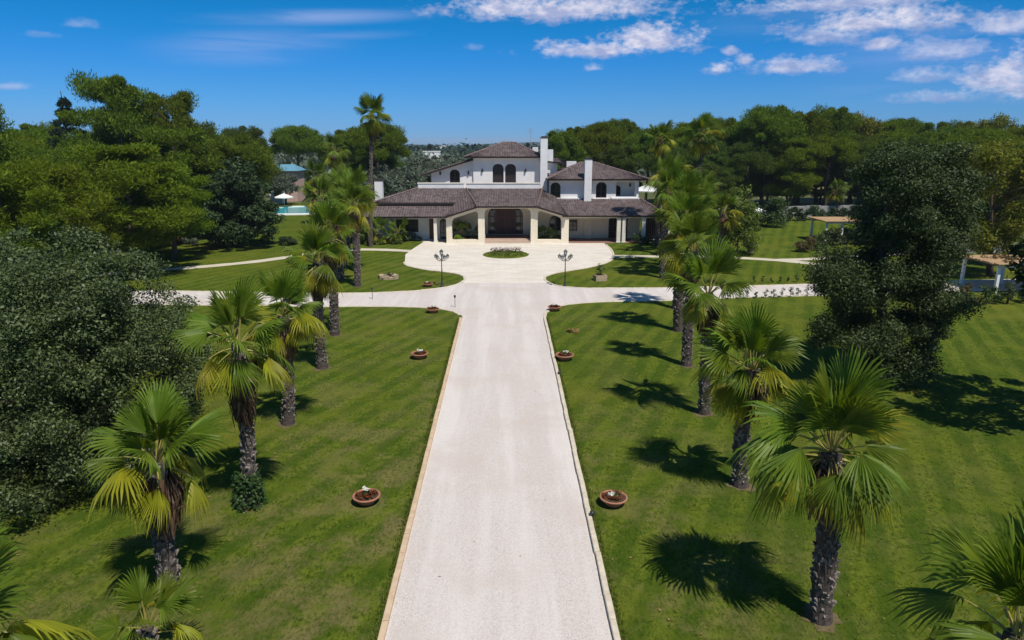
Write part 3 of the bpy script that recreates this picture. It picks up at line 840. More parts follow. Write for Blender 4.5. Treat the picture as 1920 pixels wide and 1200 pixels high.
tile_roof('garage_roof', [(19.0, 84.2, 3.28), (21.6, 84.2, 3.28), (20.6, 88, 4.0), (19.0, 88, 4.0)])
# tower hip roof
E4 = [(-5.2, 89.4, 10.02), (5.0, 89.4, 10.02), (5.0, 98.4, 10.02), (-5.2, 98.4, 10.02)]
RA, RB = (-0.3, 93.9, 11.78), (1.3, 93.9, 11.78)
r_ = tile_roof('tower_roof', [E4[0], E4[1], RB, RA])
tile_roof('tower_roof', [E4[1], E4[2], RB]); tile_roof('tower_roof', [E4[2], E4[3], RA, RB]); tile_roof('tower_roof', [E4[3], E4[0], RA])
ridge([E4[0], RA, RB, E4[1]], r_, 0.11)
vpart('soffit', MB().box(-5.0, 4.8, 89.6, 98.2, 9.86, 9.9), M['cream'])
tile_roof('upper_wing_roof', [(-10.8, 97.8, 7.72), (-10.8, 89.7, 7.72), (-4.13, 89.7, 9.72), (-4.13, 97.8, 9.72)])
tile_roof('stair_roof', [(4.6, 91.8, 9.5), (8.0, 91.8, 9.15), (7.4, 97.8, 9.6), (4.6, 97.8, 9.9)])
E4 = [(5.2, 87.2, 7.32), (18.2, 87.2, 7.32), (18.2, 98, 7.32), (5.2, 98, 7.32)]
RA, RB = (9.9, 92.5, 9.2), (11.9, 92.5, 9.2)
r_ = tile_roof('bedroom_roof', [E4[0], E4[1], RB, RA])
tile_roof('bedroom_roof', [E4[1], E4[2], RB]); tile_roof('bedroom_roof', [E4[3], E4[0], RA]); tile_roof('bedroom_roof', [E4[2], E4[3], RA, RB])
ridge([E4[0], RA, RB, E4[1]], r_, 0.11)
vpart('soffit', MB().box(5.4, 18.0, 87.4, 97.8, 7.15, 7.19), M['cream'])
# chimneys
def chimney(x0, x1, y0, y1, z0, z1, cap=True):
    c = vpart('chimney', MB().box(x0, x1, y0, y1, z0, z1), M['white'])
    if cap:
        vpart('chimney_cap', MB().box(x0 - .05, x1 + .05, y0 - .05, y1 + .05, z1, z1 + .08).box(x0 + .12, x1 - .12, y0 + .12, y1 - .12, z1 + .08, z1 + .22), M['gutter'], c)
chimney(4.5, 5.4, 89.25, 90.25, 4.9, 12.35)
chimney(9.95, 10.85, 87.0, 87.95, 4.55, 9.75)
chimney(-16.35, -15.4, 87.0, 87.9, 4.3, 7.15)
chimney(19.4, 20.1, 86.4, 87.1, 3.4, 6.2)
chimney(8.2, 9.5, 93.2, 94.0, 8.2, 9.35, False)
vpart('roof_vent', MB().box(3.6, 4.35, 92.4, 92.9, 10.6, 11.2), M['white'])
vpart('roof_vent', MB().box(5.5, 6.3, 92.0, 92.5, 9.2, 10.9), M['white'])
an = vpart('antenna', MB().tube([(3.35, 92.6, 10.9), (3.35, 92.6, 13.7)], 0.025, 6).tube([(2.9, 92.6, 13.4), (3.8, 92.6, 13.4)], 0.015, 5).tube([(3.0, 92.6, 13.1), (3.7, 92.6, 13.1)], 0.015, 5), M['greywall'])

# ------------------------------------------------------------------ foliage
def unit(a): return a / np.maximum(np.linalg.norm(a, axis=1, keepdims=True), 1e-9)
def leaves(cen, rad, per, size, aspect=0.5, out=0.7, up=0.4, needle=False, shell=0.55, seed=1, jitter=0.35):
    """loose rhombic leaves (or needle sprays) filling clumps given by centre and radii"""
    r = np.random.default_rng(seed)
    cen = np.asarray(cen, float); rad = np.asarray(rad, float)
    per = np.broadcast_to(np.asarray(per), (len(cen),)).astype(int)
    idx = np.repeat(np.arange(len(cen)), per); n = len(idx)
    d = unit(r.normal(size=(n, 3)))
    q = shell + (1 - shell) * r.random((n, 1)) ** 0.6
    q *= 1 + 0.16 * r.normal(size=(n, 1))
    p = cen[idx] + d * rad[idx] * q
    rnd = unit(r.normal(size=(n, 3)))
    upv = np.array([[0, 0, 1.0]])
    L = size * (1 + jitter * r.normal(size=(n, 1))).clip(0.4, 2.0)
    if needle:
        t = unit(d * out + upv * up + rnd * 1.1)
        b = unit(np.cross(t, unit(r.normal(size=(n, 3)))))
    else:
        nr = unit(d * out + upv * up + rnd * 0.8)
        t = unit(np.cross(nr, unit(r.normal(size=(n, 3)))))
        b = np.cross(nr, t)
    Wd = L * aspect
    return np.stack([p - t * L / 2, p + b * Wd / 2, p + t * L / 2, p - b * Wd / 2], axis=1)

def dome(n, rx, rz, z0, seed, low=-0.2, fill=0.25, ry=None):
    """clump centres over the upper part of an ellipsoid"""
    r = np.random.default_rng(seed); out = []
    while len(out) < n:
        d = r.normal(size=3); d /= np.linalg.norm(d)
        if d[2] < low: continue
        k = 1 - fill * r.random() ** 2
        out.append((d[0] * rx * k, d[1] * (ry or rx) * k, z0 + d[2] * rz * k))
    return np.array(out)

def bole(H, r0, r1, limbs, bend=0.25, seed=1, n=9):
    r = random.Random(seed)
    mb = MB()
    pts = [(0, 0, -0.15)]; rr = [r0 * 1.35]
    x = y = 0
    for k in range(1, 7):
        x += r.uniform(-bend, bend); y += r.uniform(-bend, bend)
        pts.append((x, y, H * k / 6)); rr.append(r0 + (r1 - r0) * k / 6)
    mb.tube(pts, rr, n)
    for (lx, ly, lz) in limbs:
        z = max(H * 0.3, min(H * 0.96, lz - 0.35 * math.hypot(lx, ly)))
        k = z / H * 6; i = min(5, int(k)); a = Vector(pts[i]).lerp(Vector(pts[i + 1]), k - i)
        b = Vector((lx, ly, lz)); m = a.lerp(b, 0.55) + Vector((0, 0, 0.12 * (b - a).length))
        w = r1 * 0.75
        mb.tube([a, m, b], [w, w * .6, w * .25], 6)
    return mb

# prototypes: (crown mesh, trunk mesh, natural height, natural radius)
PROTO = {}
def proto(name, cen, rad, per, size, mat, bark, H, Rr, trunk, aspect=0.28, needle=True, seed=1, nl=9, **kw):
    co = leaves(cen, rad, per, size, aspect, needle=needle, seed=seed, **kw)
    cm = quads_mesh('crown', co, M[mat])
    rs = random.Random(seed); pick = rs.sample(range(len(cen)), min(nl, len(cen)))
    tm = bole(trunk[0], trunk[1], trunk[2], [tuple(cen[i]) for i in pick], seed=seed).mesh('trunk', M[bark], smooth=True)
    PROTO[name] = (cm, tm, H, Rr)

def lumpy(cen, r, lo, hi, flat=0.7):
    k = r.uniform(lo, hi, size=len(cen))
    return np.stack([k, k, k * flat], axis=1)
r1 = np.random.default_rng(11)
# stone pines: a wide dome of dense tufts over a bare trunk
for i, (mat, seed) in enumerate((('pine', 21), ('pine_light', 22), ('pine_dark', 23))):
    c = dome(64, 4.9, 3.5, 9.6, seed, -0.25, 0.45)
    proto('stone_pine%d' % i, c, lumpy(c, r1, 0.75, 2.0, 0.62), 1050, 0.34, mat, 'bark', 14.0, 6.0, (10.5, .30, .17), 0.22, True, seed, 12, out=.7, up=.7, shell=.35)
# aleppo pines: ragged, several tiers, foliage lower down
for i, (mat, seed) in enumerate((('pine', 31), ('pine_light', 32), ('pine_dark', 33))):
    r = np.random.default_rng(seed); c = []
    for k in range(78):
        z = r.uniform(3.6, 13.2); t = (z - 3.6) / 9.6
        R_ = 5.2 * (1 - abs(t - 0.42) ** 1.6 * 1.35) * r.uniform(.35, 1.0)
        a = r.uniform(0, 6.283)
        c.append((R_ * math.cos(a), R_ * math.sin(a), z))
    c = np.array(c)
    proto('aleppo_pine%d' % i, c, lumpy(c, r1, 0.6, 1.8, 0.6), 850, 0.34, mat, 'bark', 14.0, 5.6, (12.0, .30, .10), 0.22, True, seed, 16, out=.7, up=.6, shell=.3)
# cedar: tiers of drooping boughs
r = np.random.default_rng(41); c = []; rd = []
for k in range(13):
    z = 2.0 + k * 0.95; R_ = 4.3 * (1 - k / 13.5)
    for a in np.arange(0, 6.28, 1.05) + k * 0.7:
        for q in (0.4, 0.75, 1.0):
            c.append((R_ * q * math.cos(a), R_ * q * math.sin(a), z - q * 0.5)); rd.append((0.8 * (1.08 - k / 13),) * 2 + (0.30,))
proto('cedar', np.array(c), np.array(rd), 90, 0.42, 'cedar', 'bark_dark', 14.4, 4.4, (14.2, .26, .04), 0.2, True, 41, 20, shell=.2)
# olive-like grey crowns, loose yellow-green crowns
c = dome(40, 2.6, 2.0, 3.6, 51, -0.6, 0.5)
proto('olive', c, lumpy(c, r1, .6, 1.1, .8), 300, 0.42, 'olive', 'bark', 6.4, 3.4, (3.4, .22, .12), 0.3, False, 51, 8, shell=.4)
c = np.concatenate([dome(38, 3.4, 3.6, 7.4, 52, -0.8, 0.6), dome(20, 3.2, 2.0, 3.6, 53, -.9, .5)])
proto('gum', c, lumpy(c, r1, .7, 1.3, .9), 420, 0.30, 'yellow', 'bark', 12.0, 4.4, (9.0, .24, .08), 0.34, False, 52, 14, shell=.3, up=0.2)

def tree(name, kind, x, y, h, w, label, group=None, cat='tree', rz=None):
    cm, tm, H, Rr = PROTO[kind]
    s = w / Rr; sz = h / H
    t = thing(name, label, cat, (x, y, 0), random.uniform(0, 6.28) if rz is None else rz, group, (s, s, sz))
    link('trunk', tm, t); link('crown', cm, t)
    return t

WL = 'pines of the wood beside the pool lawn'
# single trees of the western wood, the ones that can be told apart
tree('pine_tree', 'aleppo_pine0', -49.8, 91, 20.6, 6.6, 'tallest pine with a dark lumpy crown standing above the wood behind the round dark bushes', WL)
tree('pine_tree', 'aleppo_pine0', -43.6, 94, 18.8, 5.6, 'tall pine leaning against the tallest one, its crown a step lower', WL)
tree('pine_tree', 'aleppo_pine0', -39.5, 84, 14.0, 6.4, 'broad domed pine in front of the two tallest pines', WL)
tree('pine_tree', 'stone_pine0', -35.5, 91, 13.2, 6.2, 'rounded pine at the inner end of the wood, above the dark magnolia', WL)
tree('pine_tree', 'aleppo_pine1', -33.9, 62, 12.0, 6.6, 'light green pine with a wide soft crown right behind the big dark laurel', WL)
tree('pine_tree', 'aleppo_pine1', -36.0, 54, 10.8, 5.4, 'light green pine rising beside the tip of the big dark laurel near the picture edge', WL)
tree('pine_tree', 'aleppo_pine1', -34.6, 71, 10.2, 5.0, 'low light green pine spreading beside the trunks at the edge of the lawn', WL)
tree('pine_tree', 'aleppo_pine0', -47.6, 64, 16.3, 4.6, 'big mid green pine cut by the frame edge at the height of the cedar', WL)
tree('pine_tree', 'aleppo_pine1', -33.8, 47, 10.8, 5.0, 'olive green pine cut by the frame edge above the dark laurel', WL)
tree('cedar_tree', 'cedar', -58.2, 95, 18.6, 5.6, 'dark blue-green conifer with level tiers of branches against the sky', cat='tree')
tree('pine_tree', 'aleppo_pine2', -56.2, 100, 16.6, 4.6, 'dark thin-crowned pine between the tiered conifer and the tallest pine', WL)
for x, y, h, w, k in ((-48, 76, 11.5, 5.5, 'stone_pine0'), (-45, 104, 14, 6, 'aleppo_pine2'), (-56, 80, 12, 6, 'stone_pine1'), (-61, 88, 13, 6, 'aleppo_pine1'),
                      (-66, 96, 14, 6, 'stone_pine0'), (-52, 66, 11.5, 6, 'stone_pine0'), (-60, 70, 12, 6, 'aleppo_pine0'), (-44, 54, 12, 6, 'stone_pine1'),
                      (-70, 108, 15, 6, 'aleppo_pine0'), (-52, 112, 15, 6, 'stone_pine2'), (-60, 118, 15, 6, 'aleppo_pine2'), (-38, 98, 11.6, 5.2, 'stone_pine2'), (-41, 76, 10.5, 5, 'stone_pine2')):
    tree('pine_tree', k, x, y, h, w, 'green pine packed among the others inside the wood beside the pool lawn', WL)
tree('pine_tree', 'aleppo_pine2', -46.6, 128, 15.0, 4.8, 'dark pine standing alone between the wood and the umbrella pine behind the pool')
tree('pine_tree', 'stone_pine2', -51.0, 133, 14.6, 4.6, 'small crowned pine close behind the inner end of the wood')
tree('pine_tree', 'stone_pine0', -44.0, 150, 15.6, 6.6, 'flat topped umbrella pine behind the pool umbrella')
tree('pine_tree', 'stone_pine2', -36.5, 160, 13.0, 6.2, 'dark umbrella pine half hidden by the palms behind the pool')
tree('pine_tree', 'stone_pine0', -22.8, 124, 15.6, 6.6, 'dense pine right behind the tall palm, its crown ending at the open sky')
tree('pine_tree', 'aleppo_pine0', -29.5, 136, 14.6, 6.2, 'pine between the tall palm and the palms behind the pool')
tree('pine_tree', 'aleppo_pine2', -24.0, 131, 10.5, 6.0, 'low dark pine filling in under the pine behind the tall palm')

WR = 'pines of the wood behind the pergola'
named = [(45.2, 121, 18.4, 6.4, 'stone_pine0', 'tall full pine with the highest rounded top beside the fan palms'),
         (51.6, 123, 17.6, 6.2, 'aleppo_pine0', 'dark sided pine above the low grey wall with its trunk bare below'),
         (58.0, 125, 18.4, 5.6, 'aleppo_pine0', 'pine with a tall knob of a crown sticking up from the wood'),
         (64.0, 127, 18.0, 5.0, 'gum', 'thin yellowish tree top poking above the pine wood'),
         (39.6, 129, 16.6, 5.6, 'stone_pine0', 'pine just behind the twin tall palms at the start of the wood'),
         (87.4, 126, 17.6, 5.4, 'gum', 'yellowish tree top above the wood nearest the frame edge')]
for x, y, h, w, k, lab in named: tree('pine_tree' if k != 'gum' else 'gum_tree', k, x, y, h, w, lab, WR if k != 'gum' else None)
rr = random.Random(5)
spots = [(10.0, 127, 14.3, 5.0, 0), (17.6, 131, 15.8, 4.8, 1), (22.2, 136, 16.6, 5.0, 0), (26.4, 130, 14.6, 5.4, 0), (32.0, 129, 14.8, 5.6, 1), (14.0, 140, 15.2, 5.2, 0),
         (36.0, 137, 15.8, 5.6, 1), (20.5, 126, 11.5, 4.6, 2), (29.0, 124, 11.5, 4.8, 2), (36.0, 122, 12.8, 5.2, 2), (41.0, 118, 12.0, 4.8, 2)]
ORD = ['first', 'second', 'third', 'fourth', 'fifth', 'sixth', 'seventh', 'eighth', 'ninth', 'tenth', 'eleventh']
for i, (x, y, h, w, k) in enumerate(sorted(spots, key=lambda q: q[0] / q[1])):
    tree('pine_tree', rr.choice(('stone_pine%d', 'aleppo_pine%d')) % k, x, y, h, w, '%s pine from the tower chimney in the row behind the villa roofs' % ORD[i], 'pines behind the villa')
for x, y, h, w in ((69, 130, 15.6, 6), (73.8, 131, 16.8, 6), (77, 126, 16, 6), (80, 120, 15.2, 6), (84.8, 116, 15, 6), (92, 121, 16, 6), (98, 128, 16, 6), (66, 119, 14.6, 5.5), (72, 117, 14.4, 6),
                   (76, 110, 13.6, 6), (82, 106, 13.2, 6), (88, 108, 14, 6), (70, 108, 12.8, 5.5), (64, 111, 13, 5), (92, 112, 14.5, 6), (76, 100, 12.4, 5.5), (84, 97, 12.5, 5.5), (57, 134, 17, 6), (50, 134, 16.8, 6), (62, 137, 17, 6), (70, 140, 16.6, 6), (78, 138, 16.6, 6), (88, 138, 17, 6), (45, 136, 16, 6),
                   (48.5, 117, 12.5, 5), (55, 118.5, 13.2, 5.2), (61, 119, 13.6, 5.2), (100, 118, 15, 6)):
    tree('pine_tree', rr.choice(('stone_pine0', 'stone_pine1', 'aleppo_pine0', 'aleppo_pine1', 'stone_pine0', 'aleppo_pine2')), x, y, h * rr.uniform(.95, 1.04), w, 'pine packed into the wood behind the pergola', WR)
for i, (x, y, h, w) in enumerate(((30.5, 112, 8.0, 4.2), (35, 116, 8.5, 4.4), (39.5, 120, 8.5, 4.4), (44, 128, 9, 4.8), (49, 129, 8.5, 4.6), (54, 132, 8, 4.6), (60, 131, 7.5, 4.6), (66, 124, 8, 4.6), (27.5, 106, 7.5, 3.6), (71, 114, 8, 4.6))):
    tree('pine_tree', 'aleppo_pine2', x, y, h, w, 'low dark young pine filling the shade under the tall pines', 'young pines under the wood')
tree('gum_tree', 'gum', 44.4, 61, 12.8, 4.8, 'yellow-green loose-leaved tree at the frame edge behind the cane roofed pergola')
tree('gum_tree', 'gum', 50.5, 67, 12.0, 4.6, 'yellowish tree standing behind the loose-leaved tree at the frame edge')
tree('gum_tree', 'gum', 52.0, 78, 10.5, 4.6, 'yellowish tree seen between the big dark oak and the frame edge')
for i, (x, y, h, w) in enumerate(((-15.5, 118, 8.6, 4.2), (-19.5, 112, 7.4, 3.8), (-11.0, 122, 8.8, 4.2), (-8.0, 128, 8.6, 4.4), (-22, 122, 8.4, 4), (-14, 134, 9, 4.6), (-5.0, 136, 9.0, 4.5), (-17, 143, 9.5, 4.6), (-25.5, 113, 7.0, 3.6), (-9.5, 146, 9.2, 4.6))):
    tree('olive_tree', 'olive', x, y, h, w, 'grey-green round tree in the grove behind the chimney end of the villa', 'grey-green trees behind the villa')
tree('olive_tree', 'olive', -42.4, 134, 6.6, 3.0, 'grey-green tree half covering the pink house behind the pool')
for i, (x, y, h, w, k) in enumerate(((-37.5, 94, 6.5, 3.6, 'aleppo_pine2'), (-41.5, 89, 6.5, 3.8, 'aleppo_pine2'), (-45.5, 86, 6.5, 3.8, 'aleppo_pine2'), (-49.5, 83, 6.5, 3.8, 'aleppo_pine2'), (-43.5, 97, 7.5, 4.2, 'aleppo_pine2'), (-48.5, 99, 8, 4.4, 'aleppo_pine2'), (-53, 90, 8, 4.4, 'aleppo_pine2'))):
    tree('pine_tree', k, x, y, h, w, 'low dark young pine in the shade between the trunks beside the pool lawn', 'young pines in the western wood')
# a tree outside the frame whose shade falls on the lawn behind the big oak
OAKP = None

# big near crowns, each built for itself
def big_tree(name, label, x, y, lobes, per, size, aspect, mat, bark, trunk, seed, clump=(.42, .95), **kw):
    """lobes: (x, y, z, rx, ry, rz) masses covered with many small leafy clumps"""
    r = np.random.default_rng(seed); cen = []; rad = []
    for (lx, ly, lz, a, b, c, n) in lobes:
        k = 0
        while k < n:
            d = r.normal(size=3); d /= np.linalg.norm(d)
            q = 1 - 0.5 * r.random() ** 2
            p = (lx + d[0] * a * q, ly + d[1] * b * q, lz + d[2] * c * q)
            if p[2] < 0.35: continue
            cen.append(p); s = r.uniform(*clump); rad.append((s, s, s * .7)); k += 1
    cen = np.array(cen); rad = np.array(rad)
    t = thing(name, label, 'tree', (x, y, 0))
    link('crown', quads_mesh('crown', leaves(cen, rad, per, size, aspect, seed=seed, **kw), M[mat]), t)
    rs = random.Random(seed)
    bole(trunk[0], trunk[1], trunk[2], [tuple(cen[i]) for i in rs.sample(range(len(cen)), 14)], seed=seed).build('trunk', M[bark], t, smooth=True)
    return t
big_tree('laurel_tree', 'huge dark glossy-leaved tree spreading to the ground behind the skirted, yellow-lit fan palm', -16.5, 23.4,
         [(0, 0, 3.4, 5.0, 4.2, 3.4, 170), (1.2, 0.4, 6.0, 3.0, 3.0, 2.7, 90), (-2.6, 0, 5.2, 3.4, 3, 3.1, 80), (2.2, 1.8, 4.0, 2.8, 2.8, 2.8, 70), (-1, -1.6, 1.6, 4.6, 3.4, 1.5, 60)],
         600, 0.098, 0.5, 'laurel', 'bark_dark', (6.0, .3, .1), 61, (.4, 1.0), shell=.35, up=.5)
big_tree('laurel_tree', 'second dark glossy-leaved tree cut by the frame edge beside the huge one', -22.2, 27.5,
         [(0, 0, 4.0, 4.4, 4, 4.0, 150), (0.4, 0, 6.6, 3, 3, 2.4, 60), (0, -2, 2.0, 4, 3, 1.8, 50)], 330, 0.14, 0.5, 'laurel', 'bark_dark', (6.0, .3, .1), 62, (.4, 1.0), shell=.35, up=.5)
big_tree('oak_tree', 'big dark evergreen oak with a two-storey crown standing on the sunny lawn', 18.9, 33.4,
         [(0.0, 0, 9.4, 1.7, 2.2, 2.4, 52), (2.4, 0.5, 9.0, 1.5, 1.8, 2.8, 44), (-1.7, 0, 5.3, 1.9, 2.2, 1.3, 36), (1.9, -.3, 5.0, 1.5, 2.2, 2.0, 30), (-1.8, -.6, 2.9, 1.8, 2.0, 1.1, 32), (1.5, -.2, 2.3, 1.7, 2.0, 1.5, 28), (0.8, 0, 6.6, 2.4, 2.0, 2.0, 52), (.5, -.4, 1.0, 1.7, 1.8, .6, 14)],
         820, 0.112, 0.5, 'oak', 'bark_dark', (9.5, .32, .1), 63, (.55, 1.05), shell=.3, up=.4)
big_tree('oak_tree', 'shade tree just outside the frame whose shadow darkens the lawn behind the big oak', 25.5, 26.0,
         [(0, 0, 7.0, 4.6, 4.6, 3.2, 110)], 130, 0.28, 0.5, 'oak', 'bark_dark', (7.0, .32, .12), 64, shell=.3)
big_tree('magnolia_tree', 'dense dark broad tree standing at the lawn edge before the pool with its shade below', -31.0, 79.5,
         [(0, 0, 3.2, 4.9, 4.4, 2.9, 130), (0.2, 0, 6.2, 3.6, 3.4, 2.6, 80), (0.5, 0, 8.3, 2.0, 2, 1.8, 35)],
         170, 0.30, 0.5, 'magnolia', 'bark_dark', (7.0, .3, .1), 65, shell=.3)

# bushes
def bush(name, label, x, y, rx, ry, h, mat, seed, size=0.16, per=120, n=None, cat='bush', group=None, z=0.0):
    n = n or max(8, int(rx * ry * 9))
    r = np.random.default_rng(seed)
    c = dome(n, rx * .75, h * .62, h * .3, seed, -0.3, 0.6, ry * .75)
    k = min(rx, ry, h) * 0.36
    rad = lumpy(c, r, k * .7, k * 1.25, .85)
    t = thing(name, label, cat, (x, y, z), 0, group)
    link('foliage', quads_mesh('foliage', leaves(c, rad, per, size, .5, seed=seed, shell=.3), M[mat]), t)
    st = MB()
    for q in range(3): st.tube([(random.uniform(-.1, .1) * rx, random.uniform(-.1, .1) * ry, -.05), tuple(c[q % len(c)])], [0.04, 0.015], 5)
    st.build('stem', M['bark_dark'], t)
    return t
bush('bush', 'yellow and rust coloured bush in the shade at the foot of the pines', -39.6, 80.4, 1.7, 1.3, 2.3, 'rust_bush', 101, 0.2)
bush('bush', 'bright yellow-green bush beside the rust coloured one under the pines', -38.9, 82.6, 1.4, 1.2, 2.9, 'bright_bush', 102, 0.2)
bush('bush', 'low grey-green bush between the yellow bush and the dark magnolia', -36.9, 80.2, 1.1, 1.0, 1.5, 'olive', 103, 0.18)
bush('bush', 'dark ground-hugging bush on the lawn beside the magnolia shade', -26.2, 81.0, 1.6, 1.2, 1.0, 'magnolia', 104, 0.2)
bush('hedge', 'silvery blue hedge under the wide dark window of the villa', -11.9, 84.4, 1.9, .7, 1.25, 'lavender', 105, 0.14, 150, 26)
bush('bush', 'bright leafy bush at the corner of the villa next to the silvery hedge', -13.7, 81.7, 1.5, 1.0, 1.7, 'bright_bush', 106, 0.2)
bush('bush', 'bright leafy bush in the middle of the planting by the villa wing', -16.3, 81.4, 1.6, 1.1, 1.6, 'bright_bush', 107, 0.2)
bush('bush', 'mid green bush behind the fan palms at the far end of the villa wing', -19.4, 82.0, 1.7, 1.2, 1.9, 'bush', 108, 0.2)
bush('bush', 'dark rounded bush before the loggia beside the paired columns', 16.2, 81.4, 1.3, 1.1, 1.5, 'magnolia', 109, 0.18)
bush('bush', 'silvery bush at the foot of the tall palm before the garage', 18.6, 80.9, 1.3, 1.0, 1.3, 'lavender', 110, 0.16)
bush('bush', 'leafy bush under the tall palm, nearest the garage corner', 20.6, 81.6, 1.4, 1.1, 1.7, 'bush', 111, 0.18)
bush('bush', 'tall fresh green bush closing the row of fan palms before the pergola lawn', 25.0, 73.5, 2.7, 2.4, 7.4, 'bright_bush', 112, 0.24, 230, 60)
bush('bush', 'round topped clipped tree-like bush on the lawn before the grey wall', 38.6, 98.0, 2.2, 2.0, 4.6, 'bush', 113, 0.24, 150, 40)
bush('bush', 'small dark bush tucked beside the round topped bush', 35.0, 96.0, 1.5, 1.4, 2.3, 'magnolia', 114, 0.22)
bush('bush', 'rust coloured bush by the fork of the garden path', 33.6, 75.3, 1.5, 1.2, 1.6, 'rust_bush', 115, 0.18)
bush('bush', 'dark bush between the path fork and the pergola', 35.6, 77.0, 1.5, 1.3, 1.7, 'oak', 116, 0.18)
bush('bush', 'dark leafy bush hiding the near corner of the farther pergola', 39.0, 80.6, 1.9, 1.4, 2.2, 'oak', 118, 0.2)
bush('bush', 'dark leafy bush before the middle of the farther pergola', 41.8, 80.8, 1.6, 1.3, 1.9, 'magnolia', 119, 0.2)
bush('bush', 'dark bush growing inside the farther pergola', 41.6, 84.6, 1.6, 1.3, 1.7, 'magnolia', 117, 0.2)
for i, (x, y) in enumerate(((45.0, 106), (48.5, 107), (52.2, 107.5), (56.0, 108.5))):
    bush('bush', 'dark bush in the line along the foot of the grey wall before the wood', x, y, 2.0, 1.3, 2.3, 'magnolia', 120 + i, 0.24, group='dark bushes along the grey wall')
for i, (x, y, m) in enumerate(((34.9, 50.2, 'rust_bush'), (36.6, 50.1, 'bush'), (38.4, 50.4, 'bush'), (40.2, 50.5, 'bush'), (42.2, 51.0, 'magnolia'))):
    bush('bush', ('brownish bush at the oak end of the hedge before the near pergola' if i == 0 else 'green bush in the hedge row before the near pergola'), x, y, 1.15, .9, 1.5, m, 130 + i, 0.15, group='hedge bushes before the near pergola')
# young plants lining the cross road
def sapling(x, y, h, seed, group, label):
    r = random.Random(seed)
    t = thing('young_plant', label, 'plant', (x, y, 0), r.uniform(0, 6), group)
    c = np.array([(r.uniform(-.1, .1), r.uniform(-.1, .1), h * f) for f in (.35, .6, .85)])
    link('foliage', quads_mesh('foliage', leaves(c, np.array([(.22, .22, .2)] * 3) * h, 40, 0.12, .4, seed=seed, shell=.2), M['bush']), t)
    MB().tube([(0, 0, -.04), (0, 0, h * .8)], [.018, .01], 5).build('stem', M['bark_dark'], t)
for i in range(14):
    sapling(17.6 + i * .72, 51.9 + i * .13 + random.uniform(-.1, .1), random.uniform(.5, .9), 140 + i, 'young hedge plants on the near side of the cross road', 'small leafy plant in the young hedge row on the near edge of the cross road')
for i in range(9):
    sapling(21.6 + i * .8, 58.0 + i * .12, random.uniform(.4, .75), 160 + i, 'young hedge plants on the far side of the cross road', 'small leafy plant in the young hedge row on the far edge of the cross road')

# ------------------------------------------------------------------ fan palms
def frond_mesh(cls, var):
    """one fan leaf: stalk along +X, pleated blade with split drooping tips"""
    r = random.Random(cls * 10 + var)
    e = (1.25, 0.72, 0.15, -0.55)[cls] if True else 0
    Lp = (0.85, 0.85, 0.90, 0.85)[cls] * r.uniform(.92, 1.08)
    curve = (0.12, 0.40, 0.62, 0.55)[cls] * r.uniform(.8, 1.2)
    R0 = (1.38, 1.20, 1.08, 0.90)[cls] * r.uniform(.94, 1.06)
    fold = (0.50, 0.40, 0.45, 0.70)[cls] * r.uniform(.8, 1.2)
    droop = (0.10, 0.28, 0.48, 0.45)[cls] * r.uniform(.8, 1.2)
    A = (1.10, 1.55, 1.60, 1.10)[cls]
    down = Vector((-math.sin(e), 0, -math.cos(e)))
    mb = MB()
    pts = []; p = Vector((0, 0, 0)); th = curve * 0.35
    for k in range(6):
        pts.append(p.copy()); p = p + Vector((math.cos(th), 0, math.sin(th))) * (Lp / 5); th -= curve / 5
    mb.tube(pts, [.034, .028, .024, .021, .018, .014], 4, 0, False)
    P0 = pts[-1]; t = Vector((math.cos(th), 0, math.sin(th))); s = Vector((0, 1, 0)); n = Vector((-math.sin(th), 0, math.cos(th)))
    N = 26
    def pt(a, rr, lift=0.0):
        q = t * (math.cos(a) * rr) + s * (math.sin(a) * rr)
        q += n * (-fold * abs(math.sin(a)) ** 1.4 * rr + lift)
        q += down * (droop * (rr / R0) ** 2.3 * R0 * (0.55 + 0.45 * abs(a) / A))
        return P0 + q
    da = 2 * A / N
    for k in range(N):
        a = -A + (k + .5) * da + r.uniform(-.15, .15) * da
        Ra = R0 * (1 - 0.36 * (abs(a) / A) ** 2) * r.uniform(.86, 1.06)
        m = Ra * 0.47
        aL, aR = -A + k * da, -A + (k + 1) * da
        tipa = a + r.uniform(-.4, .4) * da
        v = [pt(a, .03), pt(aL, m, -.012), pt(a, m * 1.02, .020), pt(aR, m, -.012),
             pt(a - da * .26, Ra * .78, -.004) + down * .02, pt(tipa, Ra * .80, .012) + down * .015, pt(a + da * .26, Ra * .78, -.004) + down * .02,
             pt(tipa, Ra, 0) + down * (.05 + droop * .35 * r.uniform(.5, 1.5))]
        mb.add(v, [(0, 1, 2), (0, 2, 3), (1, 4, 5, 2), (2, 5, 6, 3), (4, 7, 5), (5, 7, 6)], 1)
    mats = [M['petiole'], M[('frond_young', 'frond', 'frond', 'frond_old_sunlit')[cls]]]
    return mb.mesh('frond', mats)
FR = {c: [frond_mesh(c, v) for v in range(5)] for c in range(4)}
FR_YEL = []
for v in range(5):
    me = FR[2][v].copy(); me.materials[1] = M['frond_old_sunlit']; FR_YEL.append(me)  # arching blades recoloured with the painted sunlit yellow
DEADF = []
for v in range(2):
    me = FR[3][v].copy(); me.materials[0] = M['dead_leaf']; me.materials[1] = M['dead_leaf']; DEADF.append(me)

